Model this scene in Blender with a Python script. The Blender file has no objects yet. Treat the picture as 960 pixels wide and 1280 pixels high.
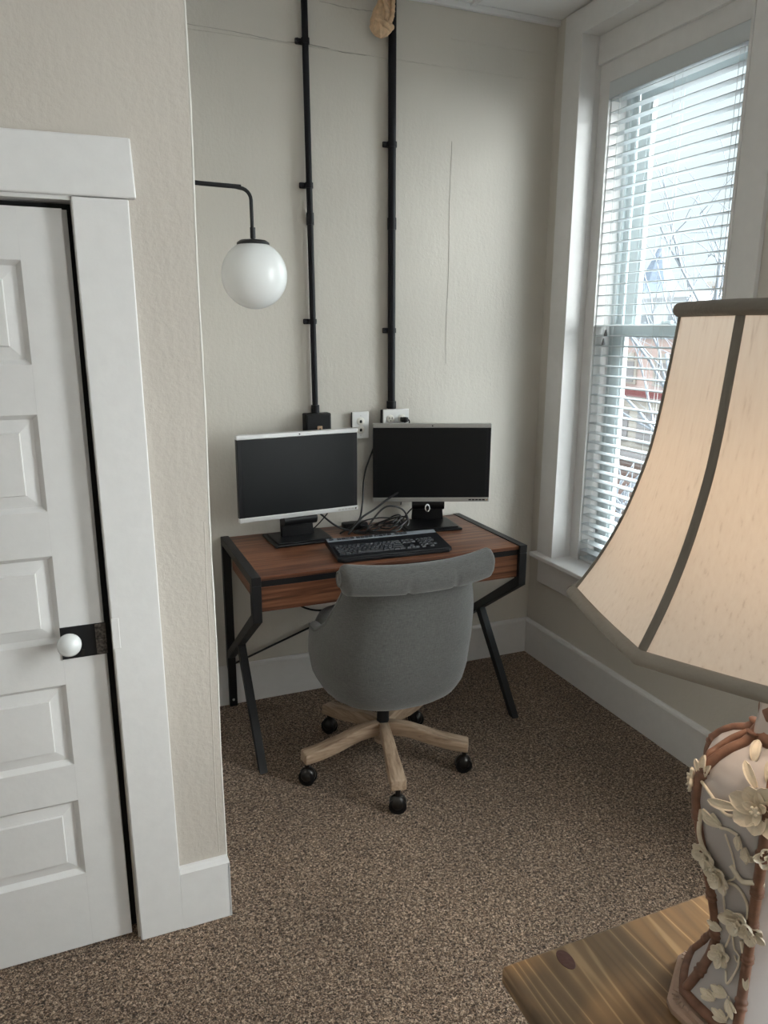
import bpy, bmesh, math, random
from mathutils import Vector, Matrix, noise
R = math.radians
PI = math.pi
random.seed(7)
S = 0.9                      # everything is laid out in survey units, then scaled once at the end
scn = bpy.context.scene
COL = scn.collection

# ------------------------------------------------------------------ helpers
class MB:
    def __init__(s): s.bm = bmesh.new()
    def _take(s, b, mat=None):
        if mat is not None: b.transform(mat)
        me = bpy.data.meshes.new('tmp'); b.to_mesh(me); b.free()
        s.bm.from_mesh(me); bpy.data.meshes.remove(me); return s
    def box(s, x0, x1, y0, y1, z0, z1, bev=0, seg=2, mat=None):
        b = bmesh.new(); bmesh.ops.create_cube(b, size=1)
        for v in b.verts:
            v.co = Vector(((x0+x1)/2+v.co.x*(x1-x0), (y0+y1)/2+v.co.y*(y1-y0), (z0+z1)/2+v.co.z*(z1-z0)))
        if bev: bmesh.ops.bevel(b, geom=b.edges[:], offset=bev, segments=seg, profile=.5, affect='EDGES')
        return s._take(b, mat)
    def prism(s, pts, d, bev=0, seg=2, mat=None):
        """pts: 3D polygon, extruded by vector d"""
        b = bmesh.new(); d = Vector(d)
        a = [b.verts.new(Vector(p)) for p in pts]; c = [b.verts.new(Vector(p)+d) for p in pts]
        n = len(pts)
        b.faces.new(a); b.faces.new(c[::-1])
        for i in range(n): b.faces.new((a[i], c[i], c[(i+1) % n], a[(i+1) % n]))
        bmesh.ops.recalc_face_normals(b, faces=b.faces[:])
        if bev: bmesh.ops.bevel(b, geom=b.edges[:], offset=bev, segments=seg, profile=.5, affect='EDGES')
        return s._take(b, mat)
    def tube(s, path, r, n=10, caps=True, mat=None):
        b = bmesh.new(); P = [Vector(p) for p in path]; m = len(P)
        rr = r if isinstance(r, (list, tuple)) else [r]*m
        T = []
        for i in range(m):
            t = (P[min(i+1, m-1)]-P[max(i-1, 0)])
            T.append(t.normalized() if t.length > 1e-9 else Vector((0, 0, 1)))
        u = T[0].orthogonal().normalized(); rings = []
        for i in range(m):
            u = (u - T[i]*u.dot(T[i])); u = u.normalized() if u.length > 1e-6 else T[i].orthogonal().normalized()
            w = T[i].cross(u)
            rings.append([b.verts.new(P[i]+(u*math.cos(2*PI*k/n)+w*math.sin(2*PI*k/n))*rr[i]) for k in range(n)])
        for i in range(m-1):
            for k in range(n): b.faces.new((rings[i][k], rings[i][(k+1) % n], rings[i+1][(k+1) % n], rings[i+1][k]))
        if caps: b.faces.new(rings[0][::-1]); b.faces.new(rings[-1])
        return s._take(b, mat)
    def lathe(s, prof, n=32, mat=None, a0=0, caps=True):
        """prof: (r, z) list around z"""
        b = bmesh.new(); rings = []
        for r, z in prof:
            rings.append([b.verts.new((max(r, 1e-4)*math.cos(a0+2*PI*k/n), max(r, 1e-4)*math.sin(a0+2*PI*k/n), z)) for k in range(n)])
        for i in range(len(prof)-1):
            for k in range(n): b.faces.new((rings[i][k], rings[i][(k+1) % n], rings[i+1][(k+1) % n], rings[i+1][k]))
        if caps: b.faces.new(rings[0][::-1]); b.faces.new(rings[-1])
        bmesh.ops.recalc_face_normals(b, faces=b.faces[:])
        return s._take(b, mat)
    def sphere(s, c, r, sc=(1, 1, 1), u=24, v=16, mat=None):
        b = bmesh.new(); bmesh.ops.create_uvsphere(b, u_segments=u, v_segments=v, radius=r)
        for q in b.verts: q.co = Vector((q.co.x*sc[0]+c[0], q.co.y*sc[1]+c[1], q.co.z*sc[2]+c[2]))
        return s._take(b, mat)
    def grid(s, rows, closed_u=False, closed_v=False, mat=None):
        b = bmesh.new(); V = [[b.verts.new(Vector(p)) for p in r] for r in rows]
        nr, nc = len(V), len(V[0])
        for i in range(nr if closed_v else nr-1):
            for j in range(nc if closed_u else nc-1):
                q = (V[i][j], V[i][(j+1) % nc], V[(i+1) % nr][(j+1) % nc], V[(i+1) % nr][j])
                try: b.faces.new(q)
                except ValueError: pass
        return s._take(b, mat)
    def build(s, name, m, parent=None, smooth=False, subsurf=0, loc=None, weld=False, recalc=True):
        if weld: bmesh.ops.remove_doubles(s.bm, verts=s.bm.verts[:], dist=1e-5)
        if recalc: bmesh.ops.recalc_face_normals(s.bm, faces=s.bm.faces[:])
        me = bpy.data.meshes.new(name); s.bm.to_mesh(me); s.bm.free()
        if smooth == 'auto':
            me.polygons.foreach_set('use_smooth', [True]*len(me.polygons))
            me.set_sharp_from_angle(angle=R(38))
        elif smooth: me.polygons.foreach_set('use_smooth', [True]*len(me.polygons))
        o = bpy.data.objects.new(name, me); COL.objects.link(o)
        if m: me.materials.append(m)
        if loc: o.location = loc
        if parent: o.parent = parent
        if subsurf:
            md = o.modifiers.new('sub', 'SUBSURF'); md.levels = subsurf; md.render_levels = subsurf
        return o

def tag(o, label=None, cat=None, group=None, kind=None):
    if label: o['label'] = label
    if cat: o['category'] = cat
    if group: o['group'] = group
    if kind: o['kind'] = kind
    return o
def thing(name, loc, label, cat, rz=0, group=None):
    o = bpy.data.objects.new(name, None); COL.objects.link(o); o.location = loc
    o.rotation_euler = (0, 0, rz); o.empty_display_size = .05
    return tag(o, label, cat, group)
def struct(o, label=None, cat=None):
    o['kind'] = 'structure'
    if label: o['label'] = label
    if cat: o['category'] = cat
    return o
def sempty(name, loc=(0, 0, 0)):
    o = bpy.data.objects.new(name, None); COL.objects.link(o); o.location = loc; o['kind'] = 'structure'; return o
def copy_tree(o, parent=None):
    c = o.copy(); COL.objects.link(c)
    if parent: c.parent = parent
    for ch in list(o.children): copy_tree(ch, c)
    return c
def bez(pts, n=14):
    """Catmull-Rom through pts"""
    P = [Vector(p) for p in pts]; P = [P[0]*2-P[1]]+P+[P[-1]*2-P[-2]]; out = []
    for i in range(1, len(P)-2):
        for k in range(n):
            t = k/n
            out.append(.5*((2*P[i])+(-P[i-1]+P[i+1])*t+(2*P[i-1]-5*P[i]+4*P[i+1]-P[i+2])*t*t+(-P[i-1]+3*P[i]-3*P[i+1]+P[i+2])*t**3))
    out.append(P[-2]); return out
def interp(x, xs, ys):
    if x <= xs[0]: return ys[0]
    for i in range(len(xs)-1):
        if x <= xs[i+1]:
            t = (x-xs[i])/(xs[i+1]-xs[i]); return ys[i]+(ys[i+1]-ys[i])*t
    return ys[-1]
def sm(t): t = max(0, min(1, t)); return t*t*(3-2*t)

# ------------------------------------------------------------------ materials
def newmat(name):
    m = bpy.data.materials.new(name); m.use_nodes = True
    nt = m.node_tree; nt.nodes.clear()
    out = nt.nodes.new('ShaderNodeOutputMaterial'); p = nt.nodes.new('ShaderNodeBsdfPrincipled')
    nt.links.new(p.outputs[0], out.inputs[0]); return m, nt, p, out
def N(nt, t, **k):
    n = nt.nodes.new(t)
    for a, b in k.items():
        if a in n.inputs: n.inputs[a].default_value = b
        else: setattr(n, a, b)
    return n
def coords(nt, scale=(1, 1, 1), rot=(0, 0, 0), src='Object'):
    tc = nt.nodes.new('ShaderNodeTexCoord'); mp = nt.nodes.new('ShaderNodeMapping')
    mp.inputs['Scale'].default_value = scale; mp.inputs['Rotation'].default_value = rot
    nt.links.new(tc.outputs[src], mp.inputs[0]); return mp.outputs[0]
def ramp(nt, fac, stops):
    r = nt.nodes.new('ShaderNodeValToRGB'); e = r.color_ramp.elements
    while len(e) < len(stops): e.new(.5)
    for i, (p, c) in enumerate(stops): e[i].position = p; e[i].color = (*c, 1)
    nt.links.new(fac, r.inputs[0]); return r.outputs[0]
def bump(nt, p, h, strength=.2, dist=.01):
    b = N(nt, 'ShaderNodeBump', Strength=strength, Distance=dist)
    nt.links.new(h, b.inputs['Height']); nt.links.new(b.outputs[0], p.inputs['Normal']); return b
def plain(name, c, rough=.5, metal=0, spec=.5, bumpv=None, var=0, coat=0):
    m, nt, p, _ = newmat(name)
    p.inputs['Base Color'].default_value = (*c, 1); p.inputs['Roughness'].default_value = rough
    p.inputs['Metallic'].default_value = metal; p.inputs['Specular IOR Level'].default_value = spec
    p.inputs['Coat Weight'].default_value = coat
    co = coords(nt)
    n = N(nt, 'ShaderNodeTexNoise', Scale=(bumpv or (60, .05))[0], Detail=4.0); nt.links.new(co, n.inputs['Vector'])
    if var:
        a = tuple(max(0, x*(1-var)) for x in c); b = tuple(min(1, x*(1+var)) for x in c)
        nt.links.new(ramp(nt, n.outputs[0], [(.3, a), (.7, b)]), p.inputs['Base Color'])
    if bumpv: bump(nt, p, n.outputs[0], bumpv[1], .004)
    return m

def wall_mat(name, c, tex=.5, crack=None):
    m, nt, p, _ = newmat(name)
    co = coords(nt, src='Object')
    big = N(nt, 'ShaderNodeTexNoise', Scale=1.6, Detail=3.0); nt.links.new(co, big.inputs['Vector'])
    a = tuple(x*.965 for x in c); b = tuple(x*1.03 for x in c)
    colr = ramp(nt, big.outputs[0], [(.35, a), (.65, b)])
    p.inputs['Roughness'].default_value = .55; p.inputs['Specular IOR Level'].default_value = .35
    n1 = N(nt, 'ShaderNodeTexNoise', Scale=75.0, Detail=3.0, Roughness=.6); nt.links.new(co, n1.inputs['Vector'])
    st = coords(nt, scale=(34, 34, 9), src='Object')
    n2 = N(nt, 'ShaderNodeTexNoise', Scale=1.0, Detail=3.0); nt.links.new(st, n2.inputs['Vector'])
    mx = N(nt, 'ShaderNodeMath', operation='ADD'); nt.links.new(n1.outputs[0], mx.inputs[0]); nt.links.new(n2.outputs[0], mx.inputs[1])
    bump(nt, p, mx.outputs[0], tex, .004)
    nt.links.new(colr, p.inputs['Base Color'])
    return m
M = {}
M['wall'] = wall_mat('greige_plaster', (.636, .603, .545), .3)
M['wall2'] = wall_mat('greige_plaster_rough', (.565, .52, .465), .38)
M['crack'] = plain('old_crack', (.44, .415, .375), .8)
M['trim'] = plain('white_gloss_paint', (.73, .72, .71), .32, bumpv=(28, .18), var=.02)
M['door'] = plain('door_paint', (.71, .70, .69), .35, bumpv=(24, .22), var=.02)
M['chip'] = plain('paint_edge', (.72, .70, .65), .5, bumpv=(80, .3))
M['dark'] = plain('gap_shade', (.02, .02, .02), .8)  # shade of the door gap put into the colour
M['ceil'] = plain('ceiling_tile', (.90, .91, .92), .9, bumpv=(150, .15))
M['grid'] = plain('ceiling_grid_metal', (.78, .79, .8), .4)
M['blackpipe'] = plain('black_painted_conduit', (.006, .006, .009), .5, spec=.25, bumpv=(90, .1))
M['blackbox'] = plain('black_painted_box', (.010, .010, .011), .5, spec=.3, bumpv=(120, .15))
M['blackmetal'] = plain('black_powder_coat', (.011, .0115, .013), .42, spec=.35, bumpv=(400, .08))
M['plate'] = plain('white_plastic_plate', (.80, .80, .79), .35)
M['plate2'] = plain('ivory_face', (.78, .76, .70), .4)
M['slot'] = plain('slot_black', (.01, .01, .01), .6)
M['copper'] = plain('ivory_tan_socket', (.55, .38, .24), .5)
M['plasticblack'] = plain('black_plastic', (.007, .007, .008), .38, spec=.3, bumpv=(300, .05))
M['bezel'] = plain('monitor_bezel_black', (.008, .008, .01), .35, spec=.3)
M['silver'] = plain('silver_plastic', (.62, .62, .62), .35, metal=.35)
M['silver2'] = plain('satin_silver_plastic', (.42, .41, .39), .4, metal=.35)
M['chrome'] = plain('chrome', (.8, .8, .8), .12, metal=1)
M['screen'] = plain('matt_lcd_screen', (.006, .007, .008), .36, spec=.28)
M['kb'] = plain('keyboard_black', (.007, .008, .011), .42, spec=.35)
M['kbs'] = plain('keyboard_silver', (.33, .36, .41), .38, metal=.3)
M['key'] = plain('key_black', (.016, .019, .028), .32, spec=.6)
M['legend'] = plain('key_legend', (.6, .6, .6), .5)
M['cable'] = plain('black_cable', (.012, .012, .013), .45)
M['globe'] = plain('opal_glass', (.86, .88, .88), .25, spec=.5)
M['porcelain'] = plain('porcelain_knob', (.78, .80, .80), .12, coat=.6)
M['vinyl'] = plain('white_vinyl_frame', (.62, .68, .69), .3)
M['cord'] = plain('blind_cord', (.7, .72, .72), .7)
M['tassel'] = plain('dark_tassel', (.16, .16, .17), .5)

# blind slats
m, nt, p, out = newmat('white_blind_slat'); M['slat'] = m
p.inputs['Base Color'].default_value = (.69, .73, .75, 1); p.inputs['Roughness'].default_value = .35
tr = N(nt, 'ShaderNodeBsdfTranslucent'); tr.inputs[0].default_value = (.6, .66, .69, 1)
mx = N(nt, 'ShaderNodeMixShader', Fac=.15); nt.links.new(p.outputs[0], mx.inputs[1]); nt.links.new(tr.outputs[0], mx.inputs[2]); nt.links.new(mx.outputs[0], out.inputs[0])

# glass
m, nt, p, out = newmat('window_glass'); M['glass'] = m
tp = N(nt, 'ShaderNodeBsdfTransparent'); tp.inputs[0].default_value = (.93, .975, .98, 1)
gl = N(nt, 'ShaderNodeBsdfGlossy', Roughness=.02); lw = N(nt, 'ShaderNodeLayerWeight', Blend=.5); pw_ = N(nt, 'ShaderNodeMath', operation='POWER'); pw_.inputs[1].default_value = 4.0; nt.links.new(lw.outputs['Facing'], pw_.inputs[0])
fr = N(nt, 'ShaderNodeMath', operation='MULTIPLY_ADD'); fr.inputs[1].default_value = .45; fr.inputs[2].default_value = .03; nt.links.new(pw_.outputs[0], fr.inputs[0])
mx = N(nt, 'ShaderNodeMixShader'); nt.links.new(fr.outputs[0], mx.inputs[0]); nt.links.new(tp.outputs[0], mx.inputs[1]); nt.links.new(gl.outputs[0], mx.inputs[2]); nt.links.new(mx.outputs[0], out.inputs[0])

# carpet
m, nt, p, out = newmat('speckled_brown_carpet'); M['carpet'] = m
co = coords(nt)
n1 = N(nt, 'ShaderNodeTexNoise', Scale=155.0, Detail=3.0, Roughness=.6); nt.links.new(co, n1.inputs['Vector'])
n1.inputs['Distortion'].default_value = 1.2
v1 = N(nt, 'ShaderNodeTexVoronoi', Scale=230.0); nt.links.new(co, v1.inputs['Vector'])
n2 = N(nt, 'ShaderNodeTexNoise', Scale=2.2, Detail=3.0); nt.links.new(co, n2.inputs['Vector'])
c1 = ramp(nt, n1.outputs[0], [(.37, (.034, .020, .011)), (.46, (.145, .092, .056)), (.535, (.325, .222, .152)), (.63, (.66, .51, .38))])
c2 = ramp(nt, v1.outputs['Color'], [(.1, (.55, .55, .55)), (.9, (1.25, 1.22, 1.2))])
c3 = ramp(nt, n2.outputs[0], [(.35, (.86, .86, .86)), (.65, (1.08, 1.08, 1.08))])
mm = N(nt, 'ShaderNodeMixRGB', blend_type='MULTIPLY', Fac=1.0); nt.links.new(c1, mm.inputs[1]); nt.links.new(c2, mm.inputs[2])
m2 = N(nt, 'ShaderNodeMixRGB', blend_type='MULTIPLY', Fac=1.0); nt.links.new(mm.outputs[0], m2.inputs[1]); nt.links.new(c3, m2.inputs[2])
nt.links.new(m2.outputs[0], p.inputs['Base Color']); p.inputs['Roughness'].default_value = .95; p.inputs['Specular IOR Level'].default_value = .1
p.inputs['Sheen Weight'].default_value = .15
bump(nt, p, n1.outputs[0], .9, .012)

def wood_mat(name, axis, stops, scale=9, stretch=.06, rough=.4, dist=3.0, fine=120, bmp=.15):
    """grain runs along axis"""
    m, nt, p, out = newmat(name)
    sc = [scale]*3; sc['xyz'.index(axis)] = scale*stretch
    co = coords(nt, scale=tuple(sc))
    n = N(nt, 'ShaderNodeTexNoise', Scale=1.0, Detail=4.0, Roughness=.6, Distortion=dist*.2); nt.links.new(co, n.inputs['Vector'])
    sc2 = [fine]*3; sc2['xyz'.index(axis)] = fine*.02
    co2 = coords(nt, scale=tuple(sc2)); n2 = N(nt, 'ShaderNodeTexNoise', Scale=1.0, Detail=3.0); nt.links.new(co2, n2.inputs['Vector'])
    mul = N(nt, 'ShaderNodeMath', operation='MULTIPLY'); mul.inputs[1].default_value = 4.2; nt.links.new(n.outputs[0], mul.inputs[0])
    pp = N(nt, 'ShaderNodeMath', operation='PINGPONG'); pp.inputs[1].default_value = .5; nt.links.new(mul.outputs[0], pp.inputs[0])
    m2 = N(nt, 'ShaderNodeMath', operation='MULTIPLY_ADD'); m2.inputs[1].default_value = .8; nt.links.new(n2.outputs[0], m2.inputs[0]); nt.links.new(pp.outputs[0], m2.inputs[2])
    nt.links.new(ramp(nt, m2.outputs[0], stops), p.inputs['Base Color'])
    p.inputs['Roughness'].default_value = rough
    bump(nt, p, m2.outputs[0], bmp, .002)
    return m
M['walnut'] = wood_mat('walnut_laminate', 'x', [(.25, (.055, .019, .010)), (.5, (.14, .052, .027)), (.72, (.205, .082, .042)), (.95, (.27, .118, .062))], scale=20, stretch=.05, rough=.38)
M['walnut_side'] = wood_mat('walnut_laminate_side', 'y', [(.25, (.085, .032, .016)), (.5, (.19, .075, .038)), (.8, (.26, .11, .055))], scale=20, stretch=.05, rough=.4)
M['oak'] = wood_mat('weathered_oak', 'x', [(.2, (.20, .13, .085)), (.5, (.33, .23, .155)), (.9, (.46, .34, .24))], scale=22, stretch=.1, rough=.55)

# stained pine table
m, nt, p, out = newmat('stained_pine'); M['pine'] = m
co = coords(nt, scale=(15, .8, 15))
n = N(nt, 'ShaderNodeTexNoise', Scale=1.0, Detail=2.5, Roughness=.5, Distortion=.35); nt.links.new(co, n.inputs['Vector'])
mul = N(nt, 'ShaderNodeMath', operation='MULTIPLY'); mul.inputs[1].default_value = 9.0; nt.links.new(n.outputs[0], mul.inputs[0])
pp = N(nt, 'ShaderNodeMath', operation='PINGPONG'); pp.inputs[1].default_value = .5; nt.links.new(mul.outputs[0], pp.inputs[0])
cA = ramp(nt, pp.outputs[0], [(.03, (.42, .275, .14)), (.12, (.25, .15, .07)), (.5, (.18, .108, .052)), (.8, (.14, .086, .045)), (.99, (.095, .06, .035))])
co2 = coords(nt, scale=(5, 1.6, 5)); n2 = N(nt, 'ShaderNodeTexNoise', Scale=1.0, Detail=3.0, Distortion=.8); nt.links.new(co2, n2.inputs['Vector'])
cB = ramp(nt, n2.outputs[0], [(.42, (1.2, 1.1, 1.0)), (.55, (.42, .46, .52))])
mm = N(nt, 'ShaderNodeMixRGB', blend_type='MULTIPLY', Fac=.85); nt.links.new(cA, mm.inputs[1]); nt.links.new(cB, mm.inputs[2])
nt.links.new(mm.outputs[0], p.inputs['Base Color']); p.inputs['Roughness'].default_value = .42
bump(nt, p, pp.outputs[0], .25, .002)
M['knot'] = plain('pine_knot', (.045, .014, .009), .45, bumpv=(80, .3))

# chair linen
m, nt, p, out = newmat('grey_linen'); M['linen'] = m
co = coords(nt)
sx = N(nt, 'ShaderNodeMapping'); sx.inputs['Scale'].default_value = (60, 60, 700); nt.links.new(co, sx.inputs[0])
a1 = N(nt, 'ShaderNodeTexNoise', Scale=1.0, Detail=2.0); nt.links.new(sx.outputs[0], a1.inputs['Vector'])
sy = N(nt, 'ShaderNodeMapping'); sy.inputs['Scale'].default_value = (700, 700, 60); nt.links.new(co, sy.inputs[0])
a2 = N(nt, 'ShaderNodeTexNoise', Scale=1.0, Detail=2.0); nt.links.new(sy.outputs[0], a2.inputs['Vector'])
ad = N(nt, 'ShaderNodeMath', operation='ADD'); nt.links.new(a1.outputs[0], ad.inputs[0]); nt.links.new(a2.outputs[0], ad.inputs[1])
hf = N(nt, 'ShaderNodeMath', operation='MULTIPLY'); hf.inputs[1].default_value = .5; nt.links.new(ad.outputs[0], hf.inputs[0])
nt.links.new(ramp(nt, hf.outputs[0], [(.36, (.080, .080, .077)), (.64, (.135, .134, .129))]), p.inputs['Base Color'])
p.inputs['Roughness'].default_value = .9; p.inputs['Sheen Weight'].default_value = .35; p.inputs['Specular IOR Level'].default_value = .15
bump(nt, p, hf.outputs[0], .5, .002)
M['piping'] = plain('grey_piping', (.15, .15, .145), .9)
M['bronze'] = plain('dark_bronze_caster', (.035, .032, .03), .28, metal=.7)

# lampshade silk
m, nt, p, out = newmat('shade_silk'); M['silk'] = m
co = coords(nt, scale=(230, 230, 1.6)); n = N(nt, 'ShaderNodeTexNoise', Scale=1.0, Detail=3.0, Roughness=.6); nt.links.new(co, n.inputs['Vector'])
cc = ramp(nt, n.outputs[0], [(.25, (.56, .48, .41)), (.40, (.67, .595, .52)), (.7, (.70, .63, .555))])
nt.links.new(cc, p.inputs['Base Color']); p.inputs['Roughness'].default_value = .6; p.inputs['Sheen Weight'].default_value = .2
tl = N(nt, 'ShaderNodeBsdfTranslucent'); nt.links.new(cc, tl.inputs[0])
mx = N(nt, 'ShaderNodeMixShader', Fac=.36); nt.links.new(p.outputs[0], mx.inputs[1]); nt.links.new(tl.outputs[0], mx.inputs[2]); nt.links.new(mx.outputs[0], out.inputs[0])
bump(nt, p, n.outputs[0], .25, .002)
M['shadetrim'] = plain('shade_trim', (.30, .265, .225), .75, bumpv=(160, .3))
M['seamtrim'] = plain('seam_trim', (.20, .175, .145), .75, bumpv=(160, .3))
M['ceramic'] = plain('grey_white_ceramic', (.50, .465, .455), .42, bumpv=(30, .06))
M['bamboo'] = plain('bamboo_brown', (.21, .105, .068), .5, bumpv=(60, .25), var=.25)
M['flower'] = plain('cream_relief', (.80, .71, .57), .35, bumpv=(90, .3), var=.06)
M['tanplate'] = plain('tan_foot', (.42, .29, .22), .5, bumpv=(50, .25), var=.12)
M['wad'] = plain('tan_crumpled', (.66, .46, .29), .65, bumpv=(55, .5), var=.18)
m, nt, p, out = newmat('lit_bulb'); M['bulb'] = m
p.inputs['Base Color'].default_value = (.9, .85, .75, 1); p.inputs['Emission Color'].default_value = (1, .72, .42, 1); p.inputs['Emission Strength'].default_value = 6

# exterior
def brick_mat(name, c1, c2, mort, sc=1.0):
    m, nt, p, out = newmat(name); co = coords(nt, rot=(R(90), 0, R(90)))
    b = N(nt, 'ShaderNodeTexBrick', Scale=sc); b.inputs['Color1'].default_value = (*c1, 1); b.inputs['Color2'].default_value = (*c2, 1); b.inputs['Mortar'].default_value = (*mort, 1)
    b.inputs['Brick Width'].default_value = .25; b.inputs['Row Height'].default_value = .09; b.inputs['Mortar Size'].default_value = .01
    nt.links.new(co, b.inputs['Vector']); nt.links.new(b.outputs[0], p.inputs['Base Color']); p.inputs['Roughness'].default_value = .9; return m
M['brick'] = brick_mat('haze_pink_brick', (.44, .20, .19), (.38, .17, .16), (.45, .33, .30))  # red brick paled to pink: haze and overexposure painted into the colour
M['brick2'] = brick_mat('dark_red_brick', (.17, .05, .045), (.13, .04, .036), (.20, .13, .11))
M['stone'] = plain('pale_stone', (.36, .32, .28), .8, bumpv=(8, .2), var=.08)
M['tan'] = plain('tan_stucco', (.34, .24, .14), .9, var=.06)
M['whiteroof'] = plain('white_membrane_roof', (.52, .54, .56), .9)
M['slate'] = plain('blue_slate_spire', (.13, .16, .21), .7, bumpv=(12, .2), var=.08)
M['bark'] = plain('glare_pale_bark', (.22, .24, .27), .9, bumpv=(20, .4))  # pale grey-blue carries the sky glare around the branches
M['asphalt'] = plain('asphalt', (.35, .35, .35), .95, var=.1, bumpv=(10, .3))
M['darkglass'] = plain('shop_glass', (.22, .20, .20), .5)
M['cornice'] = plain('grey_cornice', (.25, .27, .29), .8)
M['redtrim'] = plain('dark_red_trim', (.16, .04, .04), .7)

# ------------------------------------------------------------------ room shell
HC = 3.148; XL = -4.3; YR = -5.7
def lean(z): return -1.943+.0045*z
YW = -1.336; YB = -1.3555

o = MB().box(XL, .3, YR, .3, -.12, 0).build('floor', M['carpet']); struct(o, 'brown and cream speckled cut pile carpet', 'floor')
# ceiling : tiles with shallow reveals
o = MB().box(XL, .3, YR, .3, HC+.012, HC+.12).build('ceiling', M['ceil']); struct(o, 'white suspended tile ceiling', 'ceiling')
mb = MB()
x = -.47
while x > XL: mb.box(x-.012, x+.012, YR, 0, HC, HC+.013, .002); x -= .68
y = -.98
while y > YR: mb.box(XL, 0, y-.012, y+.012, HC-.0005, HC+.0125, .002); y -= 1.36
mb.box(XL, 0, -.024, .0, HC-.012, HC+.012, .003)
mb.box(-.022, 0.0, YR, -1.31, HC-.012, HC+.012, .003)
o = mb.build('grid', M['grid']); o.name = 'trim_4'; struct(o, 'white metal ceiling grid and wall angle', 'trim')

o = MB().box(XL, .3, 0, .2, 0, HC+.1).build('wall_back', M['wall']); struct(o, 'greige painted plaster wall behind the desk', 'wall')
# cracks and tape seams on back wall (thin ribbons following the plaster)
def crackline(name, pts, w):
    P = bez(pts, 6); rows = []
    rnd = random.Random(len(pts))
    for i, q in enumerate(P):
        t = (P[min(i+1, len(P)-1)]-P[max(i-1, 0)]).normalized(); nrm = Vector((-t.z, 0, t.x))
        ww = w*(.4+1.0*rnd.random()); j = (rnd.random()-.5)*w*2
        c = q+nrm*j
        rows.append([c-nrm*ww, c+Vector((0, -.0015, 0)), c+nrm*ww])
    return rows
mb = MB()
mb.grid(crackline('c', [(-1.72, -.0008, 2.917), (-1.5, -.0008, 2.913), (-1.36, -.0008, 2.905), (-1.22, -.0008, 2.909), (-1.06, -.0008, 2.899), (-.93, -.0008, 2.902)], .0014))
mb.grid(crackline('c', [(-1.17, -.0008, 3.075), (-1.05, -.0008, 3.068), (-.96, -.0008, 3.07), (-.9, -.0008, 3.075)], .0014))
mb.grid(crackline('c', [(-.545, -.0008, 2.60), (-.55, -.0008, 2.3), (-.546, -.0008, 2.05), (-.553, -.0008, 1.8), (-.55, -.0008, 1.6)], .0005))
wb = bpy.data.objects['wall_back']
o = mb.build('crack', M['crack'], wb, recalc=False); o['label'] = 'thin irregular plaster cracks'
# raised plaster joint line high on the wall
mb = MB().box(-1.94, 0, -.003, .002, 2.90, 2.904, .0008)
mb.box(-.56, -.03, -.002, .002, 3.015, 3.02, .0008)
mb.build('plaster_seam', M['wall'], wb)

# partition wall with the closet door (front face y = YW)
DX0, DX1, DZ = -2.99, -2.213, 2.06
def wl(name, x0b, x1f, z0, z1):
    x1 = x1f
    a = [(x0b, YW, z0), (x1(z0), YW, z0), (x1(z1), YW, z1), (x0b, YW, z1)]
    return MB().prism(a, (0, .16, 0))
mb = wl('a', DX1, lean, 0, HC+.05)
mb.box(XL, DX0, YW, YW+.16, 0, HC+.05); mb.box(DX0, DX1, YW, YW+.16, DZ, HC+.05)
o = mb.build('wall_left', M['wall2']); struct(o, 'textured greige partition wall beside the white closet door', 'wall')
# return of the partition to the back wall (side of the alcove)
mb = MB().prism([(lean(0), YW+.16, 0), (lean(0)-.14, YW+.16, 0), (lean(HC)-.14, YW+.16, HC+.05), (lean(HC), YW+.16, HC+.05)], (0, -(YW+.16), 0))
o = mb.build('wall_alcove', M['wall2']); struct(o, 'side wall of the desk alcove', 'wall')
# white chipped corner bead
mb = MB().tube([(lean(z)-.001+.0012*math.sin(z*9), YW+.002, z) for z in [.2+k*.06 for k in range(49)]], [.0032+.0012*noise.noise(Vector((0, 0, k*.9))) for k in range(49)], 8)
o = mb.build('corner_bead', M['chip'], bpy.data.objects['wall_left']); o['label'] = 'pale chipped corner edge of the plaster'
mb = MB().tube([(lean(z)-.020-.003*math.sin(z*4)+.002*noise.noise(Vector((0, z*6, 0))), YW+.0012, z) for z in [.22+k*.045 for k in range(24)]], .0022, 6)
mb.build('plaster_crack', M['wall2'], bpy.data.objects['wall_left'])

# wall behind and far side, mostly behind the camera
o = MB().box(XL-.2, XL, YR, .3, 0, HC+.1).build('wall_far', M['wall']); struct(o, 'greige wall on the far side', 'wall')
o = MB().box(XL, .3, YR-.2, YR, 0, HC+.1).build('wall_rear', M['wall']); struct(o, 'greige wall behind the room', 'wall')
# window wall
WZ0, WZ1 = .585, 3.05
wc = [-.7, -2.75, -4.6]       # window centres
half = .49
mb = MB(); XW = .28
ys = 0.3
mb.box(0, XW, YR, .2, 0, WZ0); mb.box(0, XW, YR, .2, WZ1, HC+.1)
edge = .2
for c in wc:
    mb.box(0, XW, c+half, edge, WZ0, WZ1); edge = c-half
mb.box(0, XW, YR, edge, WZ0, WZ1)
o = mb.build('wall_right', M['wall']); struct(o, 'greige window wall', 'wall')

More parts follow.
